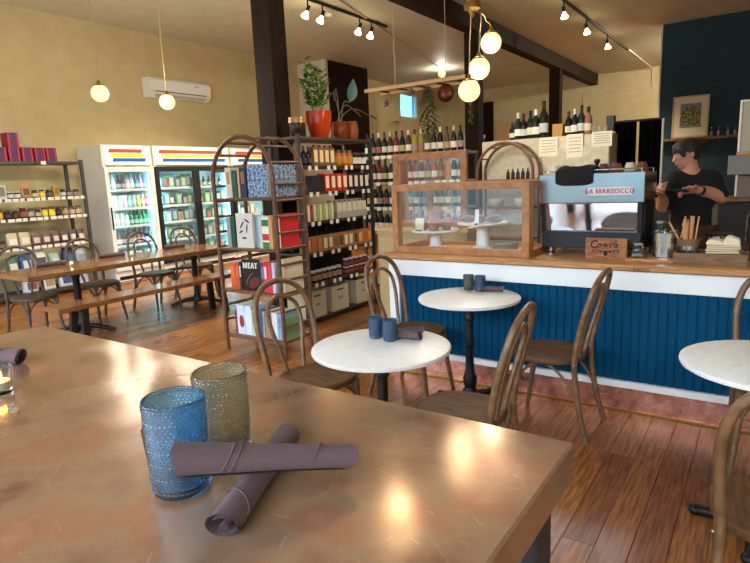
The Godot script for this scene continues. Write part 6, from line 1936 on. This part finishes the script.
# ---------------------------------------------------------------- ladder hung under the ceiling
func build_hanging_ladder() -> void:
	var z := -7.5
	var x0 := -5.25
	var x1 := -3.55
	var y := 2.84
	var t := thing("hanging_ladder", "pale wooden ladder hung flat under the ceiling on cords", "ladder", Vector3((x0 + x1) / 2, y, z))
	var w := x1 - x0
	for dz in [0.0, -0.42]:
		part("rail", mb().box(Vector3(0, 0, dz), Vector3(w, 0.055, 0.03), 0.004), tint(rgb(186, 156, 112), 0.6), t)
	for i in 5:
		part("rung", mb().tube([Vector3(-w / 2 + 0.18 + i * 0.33, 0, 0), Vector3(-w / 2 + 0.18 + i * 0.33, 0, -0.42)], 0.016, 8), tint(rgb(110, 60, 36), 0.6), t)
	for dx in [-0.55, -0.3, 0.55]:
		part("cord", mb().tube([Vector3(dx, 0.02, 0 if dx > -0.4 else -0.42), Vector3(dx, CEIL - y, 0 if dx > -0.4 else -0.42)], 0.004, 5), tint(rgb(176, 170, 160)), t)
	# stars
	for e in [[Vector3(-4.86, 2.62, z), "dark star ornament hanging at the ladder's left end"], [Vector3(-4.41, 2.74, z + 0.02), "dark star ornament hanging above the small window"]]:
		var s := thing("star_ornament", e[1], "ornament", e[0], 0, "star ornaments")
		var poly := []
		for k in 10:
			var a := TAU * k / 10 + 0.3
			var r := 0.06 if k % 2 == 0 else 0.026
			poly.append(Vector2(cos(a) * r, sin(a) * r))
		part("star", mb().prism(poly, -0.012, 0.012), tint(rgb(50, 30, 22), 0.5), s)
		part("thread", mb().tube([Vector3(0, 0.03, 0), Vector3(0, y - e[0].y - 0.028, 0)], 0.002, 4), tint(rgb(60, 50, 40)), s)
	# dried hop bunch
	var hop := thing("dried_hop_bunch", "long green bunch of dried hops hanging from the ladder", "plant", Vector3(-4.15, y - 0.03, z))
	part("cord", mb().tube([Vector3(0, 0.0, 0), Vector3(0, -0.9, 0)], 0.006, 5), tint(rgb(90, 76, 40)), hop)
	var lf := leaf_mesh(0.075, 0.04)
	var lm := [tint(rgb(66, 74, 34), 0.8), tint(rgb(92, 96, 48), 0.8), tint(rgb(120, 116, 66), 0.8), tint(rgb(46, 56, 28), 0.8)]
	for i in 230:
		var f := (i + 0.5) / 230.0
		var r := 0.03 + 0.22 * sin(PI * pow(f, 1.1) * 0.66) * (0.5 + 0.5 * fmod(i * 0.71, 1.0))
		var a := i * 2.39996
		var o := inst("leaf", lf, lm[i % 4], hop)
		o.transform = Transform3D(Basis(Vector3.UP, -a) * Basis(Vector3(0, 0, 1), -0.9 + 0.9 * fmod(i * 0.37, 1.0)), Vector3(cos(a) * r * 0.6, -0.02 - f * 0.88, sin(a) * r * 0.6))
	var gm := thing("dried_sprig", "grey-green dried sprig hanging beside the second post", "plant", Vector3(-3.68, y - 0.03, z - 0.42))
	part("stem", mb().tube([Vector3.ZERO, Vector3(0.01, -0.55, 0)], 0.005, 5), tint(rgb(90, 86, 64)), gm)
	for i in 30:
		var a := i * 2.39996
		var o := inst("leaf", lf, lm[2 if i % 2 else 0], gm)
		o.transform = Transform3D(Basis(Vector3.UP, -a) * Basis(Vector3(0, 0, 1), -0.7), Vector3(0.01, -0.1 - 0.45 * i / 30.0, 0))
	var red := thing("dried_branch", "reddish dried branch fanned out below the small window", "plant", Vector3(-4.7, 2.35, z))
	part("cord", mb().tube([Vector3(0, 0, 0), Vector3(0, y - 2.35 - 0.028, 0)], 0.002, 4), tint(rgb(90, 76, 60)), red)
	for i in 12:
		var a := PI * (1.1 + 0.8 * i / 11.0)
		part("twig", mb().tube([Vector3.ZERO, Vector3(cos(a) * 0.17, sin(a) * 0.14, 0.03 * sin(i * 2.0))], [0.004, 0.0015], 4), tint(rgb(130, 66, 36), 0.8), red)
	# copper pan seen from below
	var pan := thing("copper_pan", "round dark copper pan hanging below the ladder", "pan", Vector3(-3.87, 2.66, z))
	var pb := mb()
	pb.at(Transform3D(Basis(Vector3.RIGHT, PI / 2), Vector3.ZERO))
	pb.lathe([Vector2(0, 0.03), Vector2(0.06, 0.02), Vector2(0.11, 0.0), Vector2(0.128, -0.03), Vector2(0.122, -0.03), Vector2(0.1, -0.006), Vector2(0, 0.02)], 28)
	part("bowl", pb, mat("dark_copper", rgb(96, 52, 34), 0.35, 0.8), pan)
	part("hook", mb().tube([Vector3(0, 0.12, -0.02), Vector3(0, y - 2.66 - 0.028, 0)], 0.004, 5), M.black_metal, pan)


# ---------------------------------------------------------------- the barista
# bones joined by a smooth minimum, meshed as surface nets
func nets(out: MB, bones: Array, cell: float, k: float) -> void:
	var lo := Vector3.ONE * 1e9
	var hi := Vector3.ONE * -1e9
	for b in bones:
		for e in [[b[0], b[2]], [b[1], b[3]]]:
			lo = lo.min(e[0] - Vector3.ONE * (e[1] + cell * 3))
			hi = hi.max(e[0] + Vector3.ONE * (e[1] + cell * 3))
	var nx := int(ceil((hi.x - lo.x) / cell)) + 1
	var ny := int(ceil((hi.y - lo.y) / cell)) + 1
	var nz := int(ceil((hi.z - lo.z) / cell)) + 1
	var f := PackedFloat32Array()
	f.resize(nx * ny * nz)
	f.fill(0.0)
	for b in bones:
		var a: Vector3 = b[0]
		var c: Vector3 = b[1]
		var ra: float = b[2]
		var rb: float = b[3]
		var flat: Vector3 = b[4] if b.size() > 4 else Vector3.ONE
		var m := maxf(ra, rb) * maxf(flat.x, maxf(flat.y, flat.z)) + 0.05 + cell * 2
		var p0 := ((a.min(c) - Vector3.ONE * m - lo) / cell).floor().max(Vector3.ZERO)
		var p1 := ((a.max(c) + Vector3.ONE * m - lo) / cell).ceil().min(Vector3(nx - 1, ny - 1, nz - 1))
		var d := (c - a) / flat
		var dd := maxf(d.length_squared(), 1e-9)
		for z in range(int(p0.z), int(p1.z) + 1):
			for y in range(int(p0.y), int(p1.y) + 1):
				var row := (z * ny + y) * nx
				for x in range(int(p0.x), int(p1.x) + 1):
					var q := (lo + Vector3(x, y, z) * cell - a) / flat
					var t := clampf(q.dot(d) / dd, 0.0, 1.0)
					var dist := (q - d * t).length() - lerpf(ra, rb, t)
					f[row + x] += exp(-k * dist)
	var idx := {}
	var pos := []
	var nor := []
	for z in nz - 1:
		for y in ny - 1:
			for x in nx - 1:
				var base := (z * ny + y) * nx + x
				var ins := 0
				var v := []
				for e in [0, 1, nx, nx + 1, nx * ny, nx * ny + 1, nx * ny + nx, nx * ny + nx + 1]:
					var s := f[base + e]
					v.append(s)
					if s > 1.0:
						ins += 1
				if ins == 0 or ins == 8:
					continue
				var dv := []
				for s in v:
					dv.append(-log(maxf(s, 1e-30)) / k)
				var p := Vector3.ZERO
				var cnt := 0
				for e in [[0, 1], [2, 3], [4, 5], [6, 7], [0, 2], [1, 3], [4, 6], [5, 7], [0, 4], [1, 5], [2, 6], [3, 7]]:
					var s0: float = dv[e[0]]
					var s1: float = dv[e[1]]
					if (s0 < 0.0) != (s1 < 0.0):
						var t := s0 / (s0 - s1)
						var c0 := Vector3(e[0] & 1, (e[0] >> 1) & 1, e[0] >> 2)
						var c1 := Vector3(e[1] & 1, (e[1] >> 1) & 1, e[1] >> 2)
						p += c0.lerp(c1, t)
						cnt += 1
				idx[base] = pos.size()
				pos.append(lo + (Vector3(x, y, z) + p / cnt) * cell)
				var g := Vector3(dv[1] + dv[3] + dv[5] + dv[7] - dv[0] - dv[2] - dv[4] - dv[6], dv[2] + dv[3] + dv[6] + dv[7] - dv[0] - dv[1] - dv[4] - dv[5], dv[4] + dv[5] + dv[6] + dv[7] - dv[0] - dv[1] - dv[2] - dv[3])
				nor.append(g.normalized())
	var start := out.v.size()
	for i in pos.size():
		out.vert(pos[i], nor[i])
	var sx := 1
	var sy := nx
	var sz := nx * ny
	for base in idx:
		var here: bool = f[base] > 1.0
		for e in [[sx, sy, sz], [sy, sz, sx], [sz, sx, sy]]:
			if here != (f[base + e[0]] > 1.0):
				var a: int = base - e[1] - e[2]
				if idx.has(base) and idx.has(base - e[1]) and idx.has(base - e[2]) and idx.has(a):
					out.quad(start + idx[base], start + idx[base - e[1]], start + idx[a], start + idx[base - e[2]])


func hand_bones(wrist: Vector3, along: Vector3, palm: Vector3, curl: float, thumb: float) -> Array:
	# along: wrist to knuckles; palm: the way the palm faces; thumb: which side
	along = along.normalized()
	palm = (palm - along * palm.dot(along)).normalized()
	var side := along.cross(palm).normalized() * thumb
	var b := []
	b.append([wrist, wrist + along * 0.04, 0.021, 0.022])
	for i in 4:
		var off := side * (0.027 - i * 0.018)
		var k0 := wrist + along * (0.082 - 0.004 * absf(i - 1.3)) + off
		b.append([wrist + along * 0.025 + off * 0.6, k0, 0.013, 0.011])
		var l: float = [0.04, 0.045, 0.042, 0.033][i]
		var d1 := (along * cos(curl * 0.6) + palm * sin(curl * 0.6)).normalized()
		var d2 := (along * cos(curl * 1.5) + palm * sin(curl * 1.5)).normalized()
		var d3 := (along * cos(curl * 2.2) + palm * sin(curl * 2.2)).normalized()
		var k1 := k0 + d1 * l
		var k2 := k1 + d2 * l * 0.65
		b.append([k0, k1, 0.0095, 0.0088])
		b.append([k1, k2, 0.0088, 0.008])
		b.append([k2, k2 + d3 * l * 0.5, 0.008, 0.007])
	var t0 := wrist + along * 0.025 + side * 0.022
	var t1 := t0 + (along * 0.5 + side * 0.75 + palm * 0.35).normalized() * 0.04
	var t2 := t1 + (along * 0.85 + side * 0.2 + palm * 0.5).normalized() * 0.035
	b.append([t0, t1, 0.013, 0.0105])
	b.append([t1, t2, 0.0105, 0.008])
	return b


func build_barista() -> void:
	var o := Vector3(-0.47, 0, -4.76)
	var t := thing("person", "barista in a black shirt and brown apron looking down behind the counter", "person", o)
	# joints; the barista's right hand is on the left of the picture
	var neck := Vector3(0.0, 1.455, -0.005)
	var sr := Vector3(-0.105, 1.405, 0.03)
	var sl := Vector3(0.122, 1.405, -0.03)
	var er := Vector3(-0.175, 1.215, 0.04)
	var el := Vector3(0.195, 1.27, -0.03)
	var wr := Vector3(-0.165, 1.315, 0.19)
	var wl := Vector3(0.065, 1.33, 0.12)
	var head := Vector3(-0.035, 1.585, 0.02)
	var skin := mat("skin", rgb(190, 132, 104), 0.5)
	skin.subsurf_scatter_enabled = true
	skin.subsurf_scatter_strength = 0.15
	var b := mb()
	var bones := [
		[Vector3(0.015, 0.95, 0), Vector3(0.01, 1.1, 0.0), 0.098, 0.09, Vector3(1.15, 1, 0.85)],
		[Vector3(0.01, 1.1, 0.0), Vector3(0.012, 1.3, 0.0), 0.09, 0.102, Vector3(1.15, 1, 0.85)],
		[Vector3(0.012, 1.3, 0), Vector3(0.01, 1.38, -0.01), 0.102, 0.072, Vector3(1.15, 1, 0.85)],
		[sr, sl, 0.05, 0.055],
		[neck - Vector3(0, 0.03, 0), head - Vector3(-0.015, 0.06, 0.01), 0.05, 0.047],
		[sr, er, 0.046, 0.036], [er, wr, 0.035, 0.024],
		[sl, el, 0.046, 0.036], [el, wl, 0.036, 0.024],
		[Vector3(-0.085, 0.93, 0), Vector3(-0.09, 0.5, 0.01), 0.085, 0.055], [Vector3(-0.09, 0.5, 0.01), Vector3(-0.09, 0.1, 0), 0.053, 0.036],
		[Vector3(0.11, 0.93, 0), Vector3(0.115, 0.5, 0.01), 0.085, 0.055], [Vector3(0.115, 0.5, 0.01), Vector3(0.115, 0.1, 0), 0.053, 0.036],
		[Vector3(-0.09, 0.05, -0.02), Vector3(-0.1, 0.035, 0.14), 0.042, 0.035], [Vector3(0.115, 0.05, -0.02), Vector3(0.125, 0.035, 0.14), 0.042, 0.035],
	]
	nets(b, bones, 0.014, 60.0)
	# head: looks to the left of the picture and a little down
	var fwd := Vector3(-0.86, -0.26, 0.46).normalized()
	var lr := fwd.cross(Vector3.UP).normalized()     # to the right
	var up := lr.cross(fwd).normalized()
	fwd *= 0.9
	lr *= 0.9
	up *= 0.9
	var hb := [
		[head + up * 0.028 - fwd * 0.018, head + up * 0.025 + fwd * 0.018, 0.071, 0.068],
		[head + fwd * 0.045 + up * 0.0, head + fwd * 0.052 - up * 0.05, 0.041, 0.033],
		[head + fwd * 0.045 - up * 0.075, head + fwd * 0.062 - up * 0.086, 0.025, 0.018],
		[head + fwd * 0.0 - up * 0.04 + lr * 0.035, head + fwd * 0.045 - up * 0.075, 0.027, 0.02],
		[head + fwd * 0.0 - up * 0.04 - lr * 0.035, head + fwd * 0.045 - up * 0.075, 0.027, 0.02],
		[head + fwd * 0.088 + up * 0.012, head + fwd * 0.106 - up * 0.022, 0.007, 0.0115],
		[head + fwd * 0.088 - up * 0.05, head + fwd * 0.09 - up * 0.056, 0.012, 0.012],
		[neck, head - up * 0.05 - fwd * 0.012, 0.047, 0.045],
	]
	for s in [-1.0, 1.0]:
		hb.append([head + lr * s * 0.078 - fwd * 0.012 + up * 0.012, head + lr * s * 0.079 - fwd * 0.008 - up * 0.022, 0.011, 0.008])
	nets(b, hb, 0.0055, 170.0)
	nets(b, [[wr - (wr - er).normalized() * 0.05, wr, 0.025, 0.022]] + hand_bones(wr, Vector3(-0.15, 0.35, 0.75), Vector3(0.75, -0.2, 0.25), 0.75, 1.0), 0.0042, 260.0)
	nets(b, [[wl - (wl - el).normalized() * 0.05, wl, 0.025, 0.022]] + hand_bones(wl, Vector3(-0.85, 0.05, 0.42), Vector3(-0.25, -0.6, 0.75), 0.6, 1.0), 0.0042, 260.0)
	part("body", b, skin, t)
	# shirt: torso and sleeves to the elbow
	var sh := mb()
	nets(sh, [
		[Vector3(0.015, 0.93, 0), Vector3(0.01, 1.1, 0.0), 0.118, 0.108, Vector3(1.15, 1, 0.85)],
		[Vector3(0.01, 1.1, 0.0), Vector3(0.012, 1.29, 0.0), 0.108, 0.12, Vector3(1.15, 1, 0.85)],
		[Vector3(0.012, 1.29, 0), Vector3(0.008, 1.37, -0.01), 0.12, 0.085, Vector3(1.15, 1, 0.85)],
		[sr, sl, 0.064, 0.064],
		[sr, sr.lerp(er, 0.96), 0.058, 0.05],
		[sl, sl.lerp(el, 0.92), 0.058, 0.052],
		[neck - Vector3(0.035, 0.055, 0.02), neck + Vector3(0.04, -0.035, -0.04), 0.05, 0.05],
	], 0.012, 75.0)
	part("shirt", sh, mat("shirt_black", rgb(15, 14, 15), 0.95), t)
	var col := mb()
	for s in [-1.0, 1.0]:
		col.tube(curve([neck + Vector3(-0.02, -0.075, 0.082), neck + Vector3(s * 0.045 - 0.005, -0.03, 0.055), neck + Vector3(s * 0.06, 0.0, 0.0), neck + Vector3(s * 0.035, 0.012, -0.05), neck + Vector3(0, 0.015, -0.06)], 5), 0.009, 6)
	part("collar", col, M.shirt_black, t)
	var tr := mb()
	nets(tr, [[Vector3(-0.08, 0.93, 0), Vector3(-0.09, 0.5, 0.01), 0.105, 0.075], [Vector3(-0.09, 0.5, 0.01), Vector3(-0.09, 0.1, 0), 0.073, 0.06], [Vector3(0.11, 0.93, 0), Vector3(0.115, 0.5, 0.01), 0.105, 0.075], [Vector3(0.115, 0.5, 0.01), Vector3(0.115, 0.1, 0), 0.073, 0.06], [Vector3(-0.07, 0.95, 0), Vector3(0.1, 0.95, 0), 0.11, 0.11]], 0.018, 60.0)
	part("trousers", tr, mat("trousers", rgb(26, 24, 26), 0.9), t)
	# apron: a curved skirt with a tied waistband
	var g := []
	for i in 10:
		var y := 1.08 - i * 0.055
		var row := []
		for k in 21:
			var a := lerpf(-1.9, 1.9, k / 20.0)
			var rx := 0.19 + 0.004 * i
			row.append(Vector3(0.012 + sin(a) * rx, y, cos(a) * (0.14 + 0.004 * i) + 0.004 * sin(k * 1.9)))
		g.append(row)
	var g2 := []
	for r in g:
		var row := []
		for p in r:
			row.append(p - Vector3(p.x, 0, p.z).normalized() * 0.004)
		g2.append(row)
	part("apron", mb().sheet(g).sheet(g2), mat("apron_brown", rgb(52, 34, 26), 0.95), t)
	var tie := mb()
	tie.tube(curve([Vector3(-0.02, 1.085, 0.15), Vector3(0.0, 1.10, 0.162), Vector3(0.03, 1.085, 0.152)], 5), 0.013, 6)
	tie.tube(curve([Vector3(0.0, 1.095, 0.156), Vector3(-0.02, 1.03, 0.165), Vector3(-0.035, 0.95, 0.162)], 5), 0.009, 6)
	tie.tube(curve([Vector3(0.015, 1.095, 0.156), Vector3(0.035, 1.05, 0.165), Vector3(0.04, 0.97, 0.165)], 5), 0.009, 6)
	part("apron_tie", tie, tint(rgb(176, 160, 130), 0.9), t)
	# dark hair gathered in a low bun, fringe over the brow
	var ha := mb()
	nets(ha, [
		[head + up * 0.042 - fwd * 0.024, head + up * 0.048 + fwd * 0.018, 0.0745, 0.067],
		[head - fwd * 0.04 + up * 0.02, head - fwd * 0.05 - up * 0.028, 0.06, 0.042],
		[head + fwd * 0.066 + up * 0.066, head + fwd * 0.084 + up * 0.04, 0.03, 0.016],
		[head + fwd * 0.05 + up * 0.05 + lr * 0.045, head + fwd * 0.056 + up * 0.005 + lr * 0.06, 0.028, 0.012],
		[head + fwd * 0.05 + up * 0.05 - lr * 0.045, head + fwd * 0.05 + up * 0.0 - lr * 0.062, 0.028, 0.012],
		[head - fwd * 0.118 + up * 0.055, head - fwd * 0.132 + up * 0.045, 0.036, 0.033],
		[head - fwd * 0.02 + up * 0.02 + lr * 0.058, head - fwd * 0.035 - up * 0.035 + lr * 0.05, 0.03, 0.02],
		[head - fwd * 0.02 + up * 0.02 - lr * 0.058, head - fwd * 0.035 - up * 0.035 - lr * 0.05, 0.03, 0.02],
	], 0.008, 140.0)
	part("hair", ha, mat("hair", rgb(30, 16, 12), 0.65), t)
	for s in [-1.0, 1.0]:
		var e := part("eye", mb().ball(head + fwd * 0.082 + lr * s * 0.031 + up * 0.004, Vector3.ONE * 0.0075, 10), tint(rgb(226, 220, 214), 0.2), t)
		part("iris", mb().ball(head + fwd * 0.087 + lr * s * 0.031 + up * 0.002, Vector3.ONE * 0.0048, 8), tint(rgb(40, 26, 18), 0.2), e)
		part("eyebrow", mb().tube([head + fwd * 0.092 + lr * s * 0.016 + up * 0.022, head + fwd * 0.086 + lr * s * 0.046 + up * 0.022], 0.0032, 5), M.hair, t)
	part("mouth", mb().tube(curve([head + fwd * 0.094 - lr * 0.02 - up * 0.053, head + fwd * 0.1015 - up * 0.052, head + fwd * 0.094 + lr * 0.02 - up * 0.053], 4), 0.0036, 6), tint(rgb(170, 90, 82), 0.5), t)
	part("wrist_watch", mb().at(Transform3D(Basis(Vector3(0, 1, 0).cross((wl - el).normalized()).normalized(), (wl - el).normalized(), Vector3(0, 1, 0).cross((wl - el).normalized()).normalized().cross((wl - el).normalized())), wl - (wl - el).normalized() * 0.02)).lathe([Vector2(0.026, -0.011), Vector2(0.031, -0.01), Vector2(0.031, 0.01), Vector2(0.026, 0.011)], 18), M.black, t)
	# the portafilter held between the hands
	var pf := thing("portafilter", "small chrome portafilter held in the barista's hands", "portafilter", o + Vector3(-0.10, 1.335, 0.245))
	part("basket", mb().move(Vector3(-0.06, 0, 0.0)).lathe([Vector2(0, -0.02), Vector2(0.022, -0.018), Vector2(0.03, 0.0), Vector2(0.032, 0.018), Vector2(0.027, 0.018), Vector2(0, 0.0)], 18), M.steel, pf)
	part("handle", mb().tube([Vector3(-0.03, 0.005, 0), Vector3(0.03, 0.002, -0.012), Vector3(0.11, -0.004, -0.03)], [0.007, 0.011, 0.013], 10), M.black, pf)
